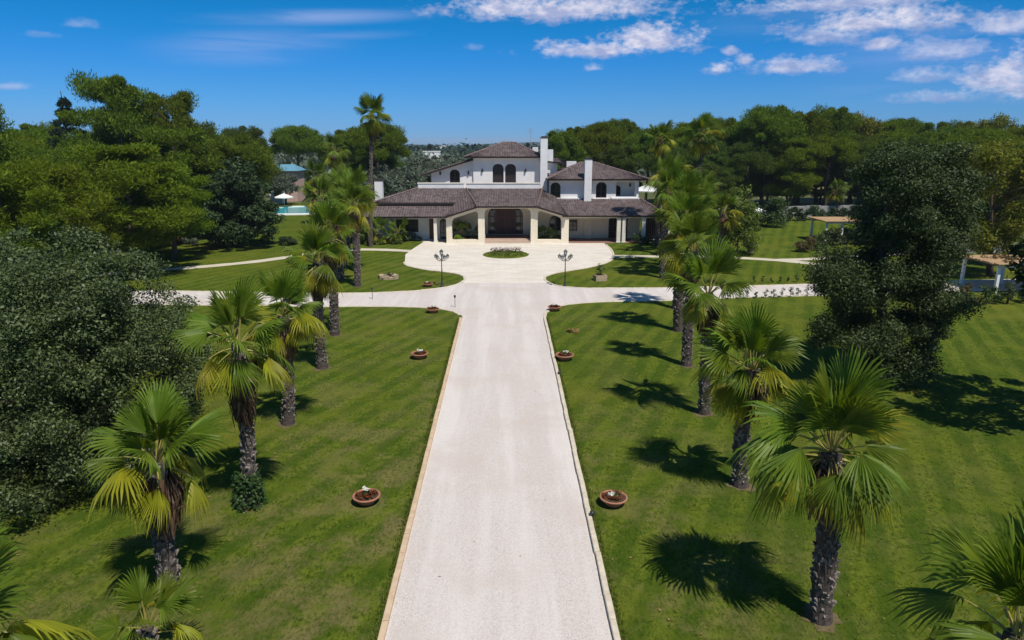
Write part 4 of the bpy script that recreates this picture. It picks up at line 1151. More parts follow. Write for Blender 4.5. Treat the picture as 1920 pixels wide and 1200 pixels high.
def palm(x, y, h, label, lean=(0, 0), tr=0.27, s=1.0, nf=36, skirt=1.2, seed=1, group=None, ground=True, low=-0.68, name='fan_palm', boots=True, yellow=.25):
    r = random.Random(seed)
    t = thing(name, label, 'palm tree', (x, y, 0), 0, group)
    top = Vector((lean[0], lean[1], h))
    # trunk with the stubs of old leaf bases
    mb = MB()
    nseg = max(4, int(h / .45)); pts = []; rad = []
    bow = Vector((r.uniform(-.12, .12), r.uniform(-.12, .12), 0))
    for k in range(nseg + 1):
        f = k / nseg
        pts.append(Vector((lean[0] * f, lean[1] * f, h * f - (0.08 if k == 0 else 0))) + bow * math.sin(f * math.pi))
        rad.append(tr * (1.22 if k == 0 else 1.0 - .16 * f) * r.uniform(.95, 1.05))
    mb.tube(pts, rad, 12, 0)
    if boots:
        step = 0.105 if h < 8 else 0.2
        z = 0.16; row = 0
        while z < h - .1:
            f = z / h; c = Vector((lean[0] * f, lean[1] * f, z)) + bow * math.sin(f * math.pi)
            rr = tr * (1.0 - .16 * f)
            for k in range(9):
                if r.random() < .34: continue
                a = (k + .5 * (row % 2)) / 9 * 6.283 + r.uniform(-.3, .3)
                d = Vector((math.cos(a), math.sin(a), 0)); e = Vector((-d.y, d.x, 0))
                b = c + d * (rr * .96) + Vector((0, 0, r.uniform(-.07, .07))); w = .065 * r.uniform(.5, 1.5); o = r.uniform(.015, .11)
                tip = b + d * o + Vector((0, 0, r.uniform(.06, .15)))
                mb.add([b - e * w - Vector((0, 0, .04)), b + e * w - Vector((0, 0, .04)), tip + e * w * .45, tip - e * w * .45, b + e * w * .5 + Vector((0, 0, .12)), b - e * w * .5 + Vector((0, 0, .12))],
                       [(0, 1, 2, 3), (3, 2, 4, 5), (0, 3, 5), (1, 4, 2)], 1)
            z += step; row += 1
    mb.build('trunk', [M['palm_bark'], M['palm_boot']], t)
    # curtain of dead leaves below the crown
    if skirt > 0:
        skirt = skirt + .75
        q = []
        n = int(210 * skirt * max(s, .6))
        for k in range(n):
            a = r.uniform(0, 6.283); f = r.random()
            z1 = -0.30 - f * (skirt - .75); L = r.uniform(.5, .95) * min(1, skirt)
            rt = tr * .9 + .12 * r.random() + .06 * (1 - f); rb = rt + r.uniform(.02, .30) * (1 - .6 * f)
            d = Vector((math.cos(a), math.sin(a), 0)); a2 = a + r.uniform(-.25, .25); d2 = Vector((math.cos(a2), math.sin(a2), 0)); e = Vector((-d.y, d.x, 0)); w = r.uniform(.02, .055)
            c0 = top + Vector((0, 0, z1)); p0 = c0 + d * rt; p2 = c0 + d2 * (rb * .92) - Vector((0, 0, L))
            p1 = c0 + d * (rb * 1.05) - Vector((0, 0, L * .5))
            q.append([p0 - e * w * .5, p0 + e * w * .5, p1 + e * w, p1 - e * w]); q.append([p1 - e * w, p1 + e * w, p2 + e * w * .3, p2 - e * w * .3])
        o = link('dead_leaf_skirt', quads_mesh('dead_leaf_skirt', np.array(q), M['dead_leaf']), t); o['kind'] = 'stuff'
        for k in range(5):
            link('dead_frond', r.choice(DEADF), t, top - Vector((0, 0, .25 + .12 * k)), (r.uniform(-.4, .4), R(r.uniform(58, 76)), r.uniform(0, 6.283)), (s * .62,) * 3)
    # a stiff upright tuft, a loose ring of arching leaves, then old ones hanging on bent stalks
    fav = r.uniform(0, 6.283)                      # the crown is fuller towards one side
    for k in range(nf):
        f = (k + .5) / nf
        if f < .33: ev = r.uniform(.98, 1.52)
        elif f < .62: ev = r.uniform(.18, 1.0)
        else: ev = r.uniform(low, -.02)
        az_ = k * 2.39996 + r.gauss(0, .55)
        az_ -= .35 * math.sin(az_ - fav)
        cls = 0 if ev > 1.0 else 1 if ev > .45 else 2 if ev > -.2 else 3
        me = r.choice(FR[cls])
        if cls in (1, 2) and r.random() < yellow * (1 if cls == 2 else .35): me = r.choice(FR_YEL)
        base = top + Vector((0, 0, .12 - .38 * f)) + Vector((math.cos(az_), math.sin(az_), 0)) * .08
        k_ = s * r.uniform(.72, 1.18)
        link('frond', me, t, base, (r.gauss(0, .38), -ev, az_), (k_ * r.uniform(.92, 1.1), k_ * r.uniform(.78, 1.08), k_))
    if ground:
        pts = []
        for k in range(18):
            q = k / 18 * 6.283; rr = r.uniform(.32, .60)
            pts.append((rr * math.cos(q), rr * math.sin(q)))
        sheet('tree_pit', pts, .012, M['earth'], t)
    return t

PR = 'fan palms along the drive'
# sunny side of the drive, from the camera towards the house
palm(8.2, 9.3, 4.25, 'fan palm with only part of its crown inside the sunny bottom corner', (.1, 0), .27, 1.05, 30, .9, 201, PR)
palm(8.14, 15.1, 4.75, 'large fan palm with the fullest green crown on the sunny near lawn', (-.25, 0), .27, 1.0, 42, .75, 202, PR, yellow=.15, low=-.8)
palm(8.44, 22.2, 4.4, 'fan palm behind the fullest one, its crown level with the oak foot', (.05, 0), .26, .98, 34, .8, 203, PR)
palm(9.02, 28.9, 5.6, 'fan palm third along the sunny row with a bare dark trunk and yellow drooping leaves', (-.2, 0), .25, 1.0, 29, .8, 204, PR)
palm(10.0, 35.75, 6.4, 'fan palm with a pale trunk whose crown rises behind the yellow-leaved one', (-.1, 0), .27, .98, 26, .9, 205, PR)
palm(11.3, 42.9, 6.9, 'fan palm just before the cross road in the sunny row', (0, 0), .32, 1.05, 28, 1.0, 206, PR)
palm(12.6, 48.9, 7.6, 'fan palm at the near kerb of the cross road in the sunny row', (.2, 0), .28, 1.1, 28, 1.0, 207, PR)
palm(14.2, 60.5, 7.6, 'first fan palm beyond the cross road in the sunny row', (.1, 0), .27, 1.1, 26, 1.0, 208, PR)
palm(15.6, 67.2, 8.2, 'second fan palm beyond the cross road, tall in the middle of the sunny cluster', (0, 0), .27, 1.1, 26, 1.0, 209, PR)
palm(17.2, 73.6, 8.4, 'third fan palm beyond the cross road, near the garden path', (.3, 0), .26, 1.1, 24, 1.0, 210, PR)
palm(19.6, 70.6, 6.6, 'fan palm at the outer flank of the sunny cluster beside the fresh green bush', (.3, 0), .26, 1.1, 24, 1.0, 224, PR)
palm(17.8, 79.6, 12.1, 'slim tall palm with a dark bare trunk in front of the loggia roof', (-.2, 0), .24, 1.0, 38, 1.2, 211, low=-1.1)
palm(21.2, 76.4, 12.5, 'tall palm with a ragged straw coloured collar beside the slim one', (.15, 0), .24, 1.15, 40, 1.3, 212, low=-1.1)
for i, (x, y, h, q) in enumerate(((16.6, 63.6, 6.7, 'lower fan palm squeezed between the first two beyond the cross road in the sunny row'), (18.6, 66.2, 6.0, 'fan palm on the outer side of the sunny cluster, a head lower than its neighbours'), (16.2, 61.2, 6.9, 'fan palm close behind the first one beyond the cross road in the sunny row'),
                               (21.0, 66.6, 5.2, 'lowest fan palm of the sunny cluster beside the fresh green bush'), (19.4, 75.2, 7.8, 'fan palm behind the sunny cluster at the far edge of the garden path'))):
    palm(x, y, h, q, (r1.uniform(-.3, .3), 0), .25, 1.08, 25, .8, 270 + i, PR)
# shaded side
for i, (x, y, h, q) in enumerate(((-15.9, 66.8, 6.3, 'fan palm on the outer side of the shaded cluster halfway to the garden path'), (-16.9, 62.6, 7.0, 'fan palm on the outer side of the shaded cluster nearest the cross road'), (-17.2, 74.2, 6.4, 'low fan palm of the shaded cluster touching the garden path'),
                               (-14.8, 60.6, 5.6, 'shortest fan palm of the shaded cluster, close to the cross road'), (-18.6, 79.4, 7.0, 'fan palm of the shaded cluster standing beyond the garden path'))):
    palm(x, y, h, q, (r1.uniform(-.3, .3), 0), .25, 1.08, 25, .8, 280 + i, PR, yellow=.4)
palm(-8.75, 8.9, 4.55, 'fan palm outside the bottom corner with single leaves reaching into the frame', (0, 0), .27, 1.05, 26, .9, 313, PR)
palm(-8.15, 13.3, 1.35, 'small young fan palm at the bottom edge in front of the brown skirted palm', (0, 0), .16, .60, 20, 0, 214, PR, low=-.3, yellow=.6)
palm(-9.14, 16.25, 4.0, 'fan palm with yellow lit leaves and a brown skirt nearest the huge dark laurel', (.1, 0), .25, .92, 34, 1.0, 215, PR, yellow=.6)
palm(-8.75, 21.05, 5.7, 'fan palm with the longest brown skirt and ivy wrapped round the trunk foot', (.15, 0), .22, .92, 31, 1.75, 216, PR, yellow=.6)
palm(-9.54, 27.9, 4.9, 'fan palm with a stout pale-footed trunk behind the ivy-footed one', (.2, 0), .25, .95, 26, 1.0, 217, PR, yellow=.5)
palm(-10.0, 35.5, 5.8, 'fan palm in the shaded row whose crown overlaps the cross road kerb', (.15, 0), .27, .95, 24, 1.0, 218, PR, yellow=.3)
palm(-10.9, 42.1, 6.3, 'fan palm nearest the cross road in the shaded row', (.1, 0), .28, 1.0, 24, 1.0, 219, PR, yellow=.3)
palm(-12.6, 57.2, 6.6, 'first fan palm beyond the cross road in the shaded row', (.1, 0), .28, 1.1, 24, 1.0, 220, PR, yellow=.3)
palm(-14.0, 64.0, 7.2, 'second fan palm beyond the cross road in the shaded row', (.1, 0), .27, 1.1, 24, 1.0, 221, PR, yellow=.3)
palm(-15.4, 70.5, 7.0, 'third fan palm beyond the cross road in the shaded row, by the garden path', (.1, 0), .27, 1.1, 24, 1.0, 222, PR, yellow=.3)
palm(-15.8, 79.8, 14.6, 'tallest palm, its slender trunk rising past the white chimney at the end of the villa', (.9, 0), .21, 1.15, 46, 1.9, 223, low=-1.25)
palm(-27.4, 102, 6.9, 'palm with a straw coloured trunk beside the far end of the pool', (0, 0), .3, 1.2, 23, 1.3, 225)
palm(-23.2, 96, 10.6, 'tall palm with a hanging straw collar behind the shaded row', (0, 0), .26, 1.2, 24, 1.6, 226, low=-1.1)
palm(-20.2, 88, 6.6, 'palm between the tallest palm and the straw collared one', (0, 0), .26, 1.15, 23, 1.0, 227)
for i, (x, y, h) in enumerate(((-35.5, 129, 2.0), (-33.2, 131, 2.4), (-31.0, 128, 1.9))):
    palm(x, y, h, 'low palm on a short brown stump in the row behind the pool', (0, 0), .28, 1.1, 18, .9, 230 + i, 'low palms behind the pool', boots=False)
for i, (x, y, h) in enumerate(((-18.2, 81.9, 1.1), (-15.2, 82.0, 1.5), (-12.9, 82.6, 1.3))):
    palm(x, y, h, ('low bushy fan palm at the outer end of the villa planting', 'low bushy fan palm in the middle of the villa planting', 'low bushy fan palm by the dark wing window')[i], (0, 0), .16, .85, 22, 0, 240 + i, 'low palms by the villa', low=-.5, boots=False)
palm(27.3, 75.1, 1.75, 'knee-high dark trunked palm alone on the lawn by the garden path', (0, 0), .27, .68, 20, 0, 245, low=-.5)
palm(54.0, 112, 4.2, 'light palm in front of the dark wood, behind the farther pergola', (0, 0), .24, 1.1, 24, .4, 246)
# cycads and palms planted inside the porch
for i, (x, y, h, sc) in enumerate(((-5.4, 84.0, 1.0, .80), (-4.0, 84.3, .8, .66), (4.5, 84.2, .75, .64), (5.7, 83.9, .6, .58))):
    palm(x, y, h, ('green palm plant in the outer porch bed before the blank arch wall', 'smaller palm plant in the same porch bed nearer the steps', 'palm plant in the porch bed under the arched window, nearest the steps', 'palm plant in the porch bed under the arched window, nearest the loggia')[i], (0, 0), .1, sc, 18, 0, 250 + i, 'palm plants in the porch beds', ground=False, low=-.5, name='porch_palm', boots=False)

# grass blades that stand up from the turf near the camera and along the kerbs
def turf():
    r = np.random.default_rng(77)
    n = 30000
    y = 11 + 34 * r.random(n) ** 1.5; x = (r.random(n) * 2 - 1) * (4 + y * .78)
    keep = (x < -3.3) | (x > 2.95); x, y = x[keep], y[keep]
    ky = 12 + 34 * r.random(3500) ** 1.2; side = r.random(3500) < .5
    kx = np.where(side, -3.24 - np.abs(r.normal(0,   .06, 3500)), 2.87 + np.abs(r.normal(0,   .06, 3500)))
    x = np.concatenate([x, kx]); y = np.concatenate([y, ky]); n = len(x)
    h = np.where(np.arange(n) < keep.sum(), r.uniform(.015, .045, n), r.uniform(.03, .095, n))
    q = []
    for b in range(3):
        a = r.uniform(0, 6.283, n); l = r.uniform(.2, .9, n) * h; w = r.uniform(.008, .018, n)
        bx, by = x + r.normal(0, .04, n), y + r.normal(0, .04, n)
        dx, dy = np.cos(a), np.sin(a)
        z0 = np.zeros(n)
        q.append(np.stack([np.stack([bx - dy * w, by + dx * w, z0], 1), np.stack([bx + dy * w, by - dx * w, z0], 1),
                           np.stack([bx + dx * l + dy * w * .3, by + dy * l - dx * w * .3, h], 1), np.stack([bx + dx * l - dy * w * .3, by + dy * l + dx * w * .3, h], 1)], 1))
    tag(link('grass', quads_mesh('grass', np.concatenate(q), M['grass_blade'])), 'short grass blades standing up from the lawn and along the kerbs', 'grass', kind='stuff')
turf()
def litter():
    r = np.random.default_rng(78); n = 420
    y = 12 + 44 * r.random(n) ** 1.3; x = (r.random(n) * 2 - 1) * (4 + y * .6)
    x = np.where(r.random(n) < .3, np.sign(x) * (9 + r.normal(0, 1.2, n)), x)
    a = r.uniform(0, 6.283, n); l = r.uniform(.015, .065, n); w = l * r.uniform(.2, .6, n); z = np.where(np.abs(x) < 3, .022, .03)
    q = []
    for sx, sy in ((-1, 0), (0, 1), (1, 0), (0, -1)):
        q.append(np.stack([x + np.cos(a) * l * sx - np.sin(a) * w * sy, y + np.sin(a) * l * sx + np.cos(a) * w * sy, z + .02 * sx * sx], 1))
    tag(link('leaf_litter', quads_mesh('leaf_litter', np.stack(q, 1), M['straw'])), 'scattered dry leaf scraps lying on the lawn and the drive', 'leaf litter', kind='stuff')
litter()

# ivy round the foot of the skirted palm
iv = thing('ivy', 'dark green ivy climbing the foot of the palm with the longest brown skirt', 'ivy', (-8.72, 21.0, 0))
c = np.array([(.42 * math.cos(a) * (1 - .3 * z), .42 * math.sin(a) * (1 - .3 * z), .12 + z) for z in (0, .25, .5, .75, .95) for a in np.arange(0, 6.28, .9)])
link('foliage', quads_mesh('foliage', leaves(c, np.array([(.2, .2, .2)] * len(c)), 42, .10, .8, seed=300, shell=.4), M['ivy']), iv)
bush('dry_plant', 'straw coloured dry tuft on the sunny lawn beside the drive', 4.3, 42.4, .55, .45, .28, 'straw', 301, .16, 40, 8, 'plant')

# ------------------------------------------------------------------ flower bowls, troughs, bed
def bowl(x, y, label, seed, s=1.0, white=True):
    r = random.Random(seed)
    t = thing('flower_bowl', label, 'flower pot', (x, y, 0), r.uniform(0, 6), 'terracotta flower bowls beside the drive', s)
    MB().lathe([(.24, .0), (.27, .03), (.37, .15), (.425, .24)], 28).build('bowl', M['terracotta'], t, smooth=True)
    MB().lathe([(.43, .235), (.475, .25), (.48, .29), (.455, .305), (.42, .30), (.405, .27), (.40, .24)], 28).build('rim', M['terracotta'], t, smooth=True)
    MB().lathe([(.405, .22), (.41, .255)], 24).build('soil', M['soil'], t)
    c = np.array([(.27 * math.cos(a) * k, .27 * math.sin(a) * k, .33) for k, a in [(r.uniform(.4, 1.2), r.uniform(0, 6.283)) for i in range(14)]])
    link('bronze_foliage', quads_mesh('bronze_foliage', leaves(c, np.array([(.11, .11, .08)] * 14), 34, .085, .6, seed=seed, shell=.2), M['flower_red']), t)
    c = np.array([(r.uniform(-.13, .13), r.uniform(-.13, .13), .36) for i in range(5)])
    link('green_foliage', quads_mesh('green_foliage', leaves(c, np.array([(.10, .10, .07)] * 5), 26, .09, .5, seed=seed + 1, shell=.2), M['bush']), t)
    if white:
        c = np.array([(r.uniform(-.17, .17), r.uniform(-.12, .12), .42) for i in range(6)]) * r.uniform(.75, 1.0) + np.array([[r.uniform(-.1, .1), r.uniform(-.08, .08), .08]])
        link('white_flowers', quads_mesh('white_flowers', leaves(c, np.array([(.06, .06, .045)] * 6), 15, .07, .8, seed=seed + 2, shell=.3, up=.9), M['flower_white']), t)
    return t
for i, (x, y, s, lab) in enumerate(((-4.77, 21.1, 1.0, 'nearest terracotta bowl of red leaves on the shaded lawn'),
                                    (3.66, 20.9, 1.0, 'nearest terracotta bowl on the sunny lawn, close to the pale kerb'),
                                    (-4.91, 37.2, 1.05, 'terracotta bowl halfway up the shaded lawn with bright white blooms'),
                                    (3.34, 36.8, 1.1, 'terracotta bowl touching the pale kerb halfway up the drive'),
                                    (-5.25, 47.9, 1.0, 'terracotta bowl on bare earth at the lawn corner by the cross road'),
                                    (3.58, 48.4, 1.05, 'terracotta bowl at the rounded kerb corner opposite the one on bare earth'),
                                    (-6.6, 57.0, .95, 'terracotta bowl on the lawn island beside the lamp post'))):
    bowl(x, y, lab, 310 + i * 5, s)
t = thing('stone_trough', 'rough pale stone ring planter on the island lawn between palms and plaza', 'planter', (-10.5, 60.6, 0))
mb = MB()
for k in range(11):
    a = k / 11 * 6.283; c_, s_ = math.cos(a), math.sin(a)
    mbk = MB().box(-.24, .24, -.17, .17, 0, random.uniform(.26, .38))
    link('stone', mbk.mesh('stone', M['stone']), t, (.72 * c_, .55 * s_, -.02), (random.uniform(-.1, .1), random.uniform(-.1, .1), a + 1.57 + random.uniform(-.2, .2)), (random.uniform(.85, 1.1),) * 3)
MB().lathe([(.66, .0), (.6, .2), (.2, .26)], 14).build('soil', M['soil'], t)
link('foliage', quads_mesh('foliage', leaves(np.array([(0, 0, .38), (.2, .1, .34)]), np.array([(.28, .25, .18)] * 2), 60, .14, .5, seed=341), M['oak']), t)
t = thing('stone_planter', 'square stone block planter with a small green bush near the sunny side lamp post', 'planter', (8.4, 59.5, 0), .25)
MB().box(-.52, .52, -.4, .4, -.02, .5).build('block', M['stone'], t)
MB().box(-.42, .42, -.3, .3, .5, .505).build('soil', M['soil'], t)
link('foliage', quads_mesh('foliage', leaves(np.array([(-.1, .1, .8), (.1, 0, 1.05), (-.1, 0, 1.3)]), np.array([(.32, .3, .3), (.3, .3, .3), (.2, .2, .25)]), 70, .16, .5, seed=343), M['bush']), t)

t = thing('flower_bed', 'oval grass bed with a row of dark red plants in the middle of the plaza', 'flower bed', (.05, 73.6, 0))
pts = [(2.5 * math.cos(a), 2.5 * math.sin(a), ) for a in np.arange(0, 6.28, .157)]
mb = MB(); n = len(pts)
mb.add([(x, y, .02) for x, y in pts] + [(x * .96, y * .96, .11) for x, y in pts] + [(0, 0, .2)],
       [(k, (k + 1) % n, n + (k + 1) % n, n + k) for k in range(n)] + [(n + k, n + (k + 1) % n, 2 * n) for k in range(n)])
mb.build('turf_mound', M['lawn'], t)
q = leaves(np.array([(2.3 * math.cos(a) * k, 2.3 * math.sin(a) * k, .16) for k, a in np.random.default_rng(9).random((70, 2)) * (1, 6.283)]), np.array([(.3, .3, .12)] * 70), 30, .14, .35, needle=True, seed=350, up=1.2)
o = link('ground_cover', quads_mesh('ground_cover', q, M['bright_bush']), t); o['kind'] = 'stuff'
for i in range(13):
    x = -1.55 + i * .25
    c = np.array([(x, 1.0 + .25 * math.sin(i * 1.3), .34), (x + .05, 1.0 + .2 * math.sin(i * 1.3), .5)])
    link('red_plant', quads_mesh('red_plant', leaves(c, np.array([(.17, .17, .2)] * 2), 36, .12, .4, seed=360 + i), M['flower_purple']), t)

# ------------------------------------------------------------------ lamp posts
def lamp_post(x, y, label):
    t = thing('lamp_post', label, 'street lamp', (x, y, 0), 0, 'iron lamp posts at the plaza entrance')
    MB().lathe([(.17, 0), (.17, .06), (.13, .10), (.10, .32), (.075, .38), (.085, .42), (.055, .5)], 12).build('base', M['iron'], t, smooth=True)
    MB().lathe([(.05, .5), (.042, 1.4), (.055, 1.42), (.055, 1.47), (.04, 1.5), (.034, 2.3), (.05, 2.33), (.05, 2.38), (.03, 2.42), (.026, 2.78)], 10).build('pole', M['iron'], t, smooth=True)
    def lantern(px, py, pz, sc=1.0):
        l = MB().lathe([(.045 * sc, pz), (.12 * sc, pz + .02), (.12 * sc, pz + .03)], 6, (px, py)).lathe([(.175 * sc, pz + .27 * sc), (.16 * sc, pz + .3 * sc), (.06 * sc, pz + .40 * sc), (.02, pz + .43 * sc), (.012, pz + .50 * sc)], 6, (px, py))
        for k in range(6):
            a = k / 6 * 6.283; c_, s_ = math.cos(a), math.sin(a)
            l.tube([(px + .115 * sc * c_, py + .115 * sc * s_, pz + .02), (px + .16 * sc * c_, py + .16 * sc * s_, pz + .28 * sc)], .010, 4)
        o = l.build('lantern', M['iron'], t)
        MB().lathe([(.10 * sc, pz + .03), (.145 * sc, pz + .27 * sc)], 6, (px, py)).build('lamp_glass', M['lamp_glass'], o)
    lantern(0, 0, 2.76, 1.0)
    for k in range(5):
        a = k / 5 * 6.283 + .3; c_, s_ = math.cos(a), math.sin(a)
        pts = []
        for q in range(9):
            f = q / 8; pts.append((.52 * f * c_, .52 * f * s_, 2.36 - .16 * math.sin(f * 3.14) + .07 * f))
        arm = MB().tube(pts, .018, 6)
        arm.tube([(.12 * c_, .12 * s_, 2.3), (.2 * c_, .2 * s_, 2.5), (.3 * c_, .3 * s_, 2.46), (.28 * c_, .28 * s_, 2.36)], .011, 5)
        arm.build('arm', M['iron'], t)
        lantern(.52 * c_, .52 * s_, 2.43, .82)
    return t
lamp_post(-5.37, 56.9, 'black iron lamp post with several lanterns on the shaded island lawn')
lamp_post(5.05, 56.8, 'black iron lamp post with several lanterns on the sunny island lawn')
for x, y, lab in ((-10.4, 52.2, 'thin garden spike light at the near kerb of the cross road by the shaded palms'), (-3.75, 49.4, 'thin garden spike light in the kerb corner by the bowl on bare earth'), (2.82, 20.0, 'small dark spotlight on the pale kerb by the nearest sunny bowl'), (2.82, 34.0, 'small dark spotlight on the pale kerb farther up the drive')):
    t = thing('garden_light', lab, 'garden light', (x, y, 0))
    tall = x < 0
    MB().tube([(0, 0, -.03), (0, 0, .75 if tall else .12)], .022, 6).build('spike', M['iron'], t)
    MB().lathe([(.05, .75 if tall else .12), (.08, .8 if tall else .16), (.08, .92 if tall else .26), (.03, .96 if tall else .28)], 8).build('head', M['iron'], t, smooth=True)

# ------------------------------------------------------------------ pergolas, walls, pool and far buildings
def pergola(x0, x1, y0, y1, h, label, nx=3):
    t = thing('pergola', label, 'pergola', (x0, y0, 0))
    for i in range(nx):
        for y in (0, y1 - y0):
            x = (x1 - x0) * i / (nx - 1)
            MB().box(x - .11, x + .11, y - .11, y + .11, 0, h).build('post', M['canvas'], t)
    for y in (0, y1 - y0): MB().box(-.2, x1 - x0 + .2, y - .09, y + .09, h, h + .22).build('beam', M['canvas'], t)
    n = int((y1 - y0 + .8) / .28)
    rf = MB().box(-.5, x1 - x0 + .5, -.45, y1 - y0 + .45, h + .225, h + .27).build('roof', M['tan_roof'], t)
    cane = stone_mesh('cane_mat', x1 - x0 + 1.0, .26, .05, M['tan_roof'])
    for k in range(n): link('cane_mat', cane, rf, ((x1 - x0) / 2, -.4 + k * .28, h + .32), (random.uniform(-.05, .05), random.uniform(-.01, .01), random.uniform(-.01, .01)))
    return t
pergola(38.8, 42.6, 82.2, 86.2, 2.35, 'white pergola with a tan cane roof beyond the path fork')
pergola(39.6, 46.5, 53.6, 57.8, 2.15, 'white pergola with a broken tan cane roof at the frame edge beside the big oak')
# creeper over the near pergola roof, white things below it
q = leaves(np.array([(random.uniform(40, 46), random.uniform(53.6, 57.6), 2.6) for i in range(22)]), np.array([(.45, .4, .12)] * 22), 32, .2, .5, seed=380)
tag(link('creeper', quads_mesh('creeper', q, M['rust_bush'])), 'brown creeper patches sprawling over the broken cane roof', 'creeper')
t = thing('garden_wall', 'low grey garden wall in front of the trunks of the pine wood', 'wall', (43.5, 110.5, 0))
for k in range(13): link('wall_panel', stone_mesh('wall_panel', 2.6, .28, 1.75 + .05 * (k % 3), M['greywall']), t, (1.3 + 2.6 * k, .42 * k, 0), (0, 0, .16))
t = thing('garden_wall', 'grey garden wall behind the near pergola under the yellowish tree', 'wall', (42.5, 74, 0))
for k in range(8): link('wall_panel', stone_mesh('wall_panel', 2.6, .28, 1.7 + .05 * (k % 3), M['greywall']), t, (1.3 + 2.6 * k, .1 * k, 0), (0, 0, .04))
for x, y, lab in ((41.6, 52.6, 'white round chair closest to the hedge under the near pergola'), (42.9, 53.0, 'white chair nearest the frame edge under the near pergola')):
    t = thing('garden_chair', lab, 'chair', (x, y, 0))
    MB().lathe([(.30, .42), (.32, .46), (.28, .48)], 12).build('seat', M['canvas'], t)
    MB().plate(arch(-.3, .3, .48, 1.0, .25), (), .26, .31).build('backrest', M['canvas'], t)
    for a in (.8, 2.4, 3.9, 5.5): MB().tube([(.22 * math.cos(a), .22 * math.sin(a), 0), (.2 * math.cos(a), .2 * math.sin(a), .42)], .02, 5).build('leg', M['canvas'], t)

def umbrella(x, y, h, r, label):
    t = thing('sun_umbrella', label, 'umbrella', (x, y, 0))
    MB().tube([(0, 0, 0), (0, 0, h)], .04, 6).build('pole', M['canvas'], t)
    n = 8; vs = [(0, 0, h)] + [(r * math.cos(k / n * 6.283), r * math.sin(k / n * 6.283), h - r * .38) for k in range(n)] + [(r * math.cos(k / n * 6.283), r * math.sin(k / n * 6.283), h - r * .38 - .15) for k in range(n)]
    MB().add(vs, [(0, 1 + k, 1 + (k + 1) % n) for k in range(n)] + [(1 + k, 9 + k, 9 + (k + 1) % n, 1 + (k + 1) % n) for k in range(n)]).build('canopy', M['canvas'], t)
    MB().lathe([(.3, 0), (.3, .08), (.06, .12)], 10).build('base', M['greywall'], t)
umbrella(-41.0, 128.5, 2.6, 1.75, 'white sun umbrella beside the far edge of the pool')
umbrella(21.8, 107, 5.45, 2.2, 'large white canopy peak showing behind the loggia roof beside the tall palm')
umbrella(37.2, 101, 2.5, 1.9, 'white sun umbrella half hidden behind the round topped bush')
t = thing('white_pavilion', 'small white pavilion with a square window behind the pool umbrella', 'pavilion', (-45.0, 136, 0))
MB().plate(rect(-1.1, 1.1, 0, 3.3), [rect(-.3, .6, 1.0, 2.2)], 0, .3).box(-1.1, -.8, .3, 2.4, 0, 3.3).box(.8, 1.1, .3, 2.4, 0, 3.3).build('wall', M['canvas'], t)
MB().box(-1.35, 1.35, -.3, 2.7, 3.303, 3.5).build('roof', M['canvas'], t)
MB().plate(rect(-.3, .6, 1.0, 2.2), (), .1, .14).build('pane', M['glass'], t)
t = thing('pink_house', 'pink house with a blue roof seen through the trees behind the pool', 'house', (-44.6, 141, 0), 0, None, .93)
MB().plate(rect(-2.6, 2.6, 0, 6.6), [arch(-1.1, 1.1, 4.2, 6.2, .9)], 0, .4).box(-2.6, -2.2, .4, 6, 0, 6.6).box(2.2, 2.6, .4, 6, 0, 6.6).build('wall', M['pink'], t)
MB().add([(-3.2, -.6, 6.61), (3.2, -.6, 6.61), (3.2, 6.6, 6.61), (-3.2, 6.6, 6.61), (-1.5, 3, 7.9), (1.5, 3, 7.9)], [(0, 1, 5, 4), (1, 2, 5), (2, 3, 4, 5), (3, 0, 4), (0, 3, 2, 1)]).build('roof', M['blue_roof'], t)
MB().plate(arch(-1.1, 1.1, 4.2, 6.2, .9), (), .2, .26).build('pane', M['glass'], t)
# pool
pp = spline([(-45.5, 120), (-43.5, 126.5), (-38.5, 129.6), (-32.5, 129.0), (-29.4, 124), (-31, 117.6), (-35.5, 115.8), (-41.5, 116.2)], 1.0, True)
cx_, cy_ = -37.5, 122.6
t = thing('swimming_pool', 'turquoise swimming pool with a white rim on the far lawn', 'pool', (cx_, cy_, 0))
def ringmesh(name, k0, k1, z0, z1, mat):
    n = len(pp); vs = []
    for k, z in ((k0, z1), (k1, z1), (k0, z0), (k1, z0 - .25)):
        vs += [((x - cx_) * k, (y - cy_) * k, z) for x, y in pp]
    fs = []
    for i in range(n):
        j = (i + 1) % n
        fs += [(i, j, n + j, n + i), (2 * n + i, 2 * n + j, j, i), (n + i, n + j, 3 * n + j, 3 * n + i)]
    me = bpy.data.meshes.new(name); me.from_pydata(vs, [], fs); me.materials.append(mat); me.update()
    return link(name, me, t)
ringmesh('deck', 1.14, .90, 0.0, .14, M['canvas'])
sheet('water', [((x - cx_) * .91, (y - cy_) * .91) for x, y in pp], .06, M['water'], t)

# far away: woods, white farmhouses and the dark wooded rise on the horizon
def far_wood(name, n, ymin, ymax, xr, size, h, mat, seed, label):
    r = np.random.default_rng(seed)
    y = ymin + (ymax - ymin) * r.random(n) ** 1.3; x = (r.random(n) - .5) * 2 * xr * (y / ymax)
    z = -0.06 - np.maximum(0, np.hypot(x, y) - 170) * 0.0062
    hh = h * (.6 + .8 * r.random(n))
    c = np.stack([x, y, z + hh * .55], 1)
    rad = np.stack([hh * .75, hh * .75, hh * .5], 1)
    o = link(name, quads_mesh(name, leaves(c, rad, 40, size, .6, seed=seed, shell=.6, up=.6), M[mat]))
    tag(o, label, 'woodland', kind='stuff')
far_wood('woodland', 900, 190, 520, 420, 2.0, 6.5, 'olive', 401, 'scattered grey-green groves on the plain behind the villa')
far_wood('woodland', 1500, 420, 1500, 1100, 4.0, 9.0, 'cedar', 402, 'bluish woods on the plain towards the horizon')
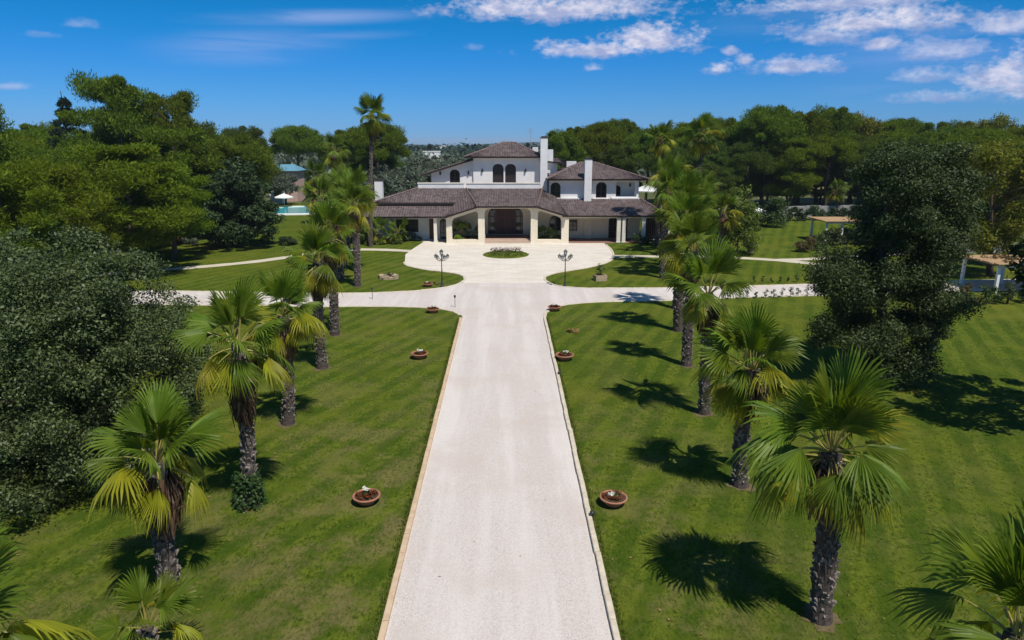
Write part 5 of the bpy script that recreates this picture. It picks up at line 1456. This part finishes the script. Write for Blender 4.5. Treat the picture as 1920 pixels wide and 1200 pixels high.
def hills():
    vs = []; fs = []; n = 160
    r = random.Random(3)
    for k in range(n + 1):
        a = -1.1 + 2.2 * k / n
        for d, hh in ((2300, 0), (2500, 1), (2900, 0.9), (3600, 0)):
            top = -0.06 - (2500 - 170) * .0062 + 13 + 5 * math.sin(a * 9 + 1) + 4 * math.sin(a * 23) + r.uniform(-1.5, 1.5)
            base = -0.06 - (d - 170) * .0062 - 3
            vs.append((d * math.sin(a), d * math.cos(a), top if hh else base))
    for k in range(n):
        for j in range(3): fs.append((k * 4 + j, (k + 1) * 4 + j, (k + 1) * 4 + j + 1, k * 4 + j + 1))
    me = bpy.data.meshes.new('hills'); me.from_pydata(vs, [], fs); me.materials.append(mat_plain('wooded_hills', (0.022, 0.040, 0.030), (0.035, 0.055, 0.035), 0.95, .02)); me.update()
    tag(link('hills', me), kind='structure')
hills()
def farmhouse(x, y, w, h, label):
    z = -0.06 - max(0, math.hypot(x, y) - 170) * .0062 - .3
    t = thing('farmhouse', label, 'house', (x, y, z))
    holes = [rect(-w * .3, -w * .15, h * .4, h * .75), rect(w * .1, w * .28, h * .4, h * .75)]
    MB().plate(rect(-w / 2, w / 2, 0, h), holes, 0, .5).box(-w / 2, -w / 2 + .5, .5, w * .6, 0, h).box(w / 2 - .5, w / 2, .5, w * .6, 0, h).build('wall', M['canvas'], t)
    MB().box(-w / 2 - .2, w / 2 + .2, -.2, w * .6 + .2, h + .003, h + .5).build('roof', M['canvas'], t)
    for l in holes: MB().plate(l, (), .3, .36).build('pane', M['glass'], t)
for x, y, w, h, lab in ((-92, 900, 14, 8, 'white farmhouse at the near end of the far white group'), (-76, 880, 12, 11, 'tall white farmhouse in the middle of the far white group'), (-62, 910, 16, 7, 'wide low white farmhouse at the villa end of the far white group'), (-105, 940, 10, 6, 'smallest white farmhouse of the far white group'), (-44, 420, 10, 7.5, 'white house nearest behind the villa wing roof'), (-50, 440, 8, 6, 'smaller white house beside the nearest one behind the villa wing')):
    farmhouse(x, y, w, h, lab)

hz = MB().box(-6300, 6300, -6300, 6300, -48, 24)
hm = bpy.data.materials.new('haze'); hm.use_nodes = True
hg = NG(hm.node_tree); hg.n.remove(hg.n['Principled BSDF'])
pv = hg.new('ShaderNodeVolumePrincipled'); pv.inputs['Color'].default_value = rgb(0.72, 0.82, 0.95); pv.inputs['Density'].default_value = 0.00014
pv.inputs['Anisotropy'].default_value = 0.0
hg.link(pv.outputs[0], hg.n['Material Output'].inputs['Volume'])
tag(hz.build('haze', hm), 'thin pale air over the whole place', 'haze', kind='stuff')
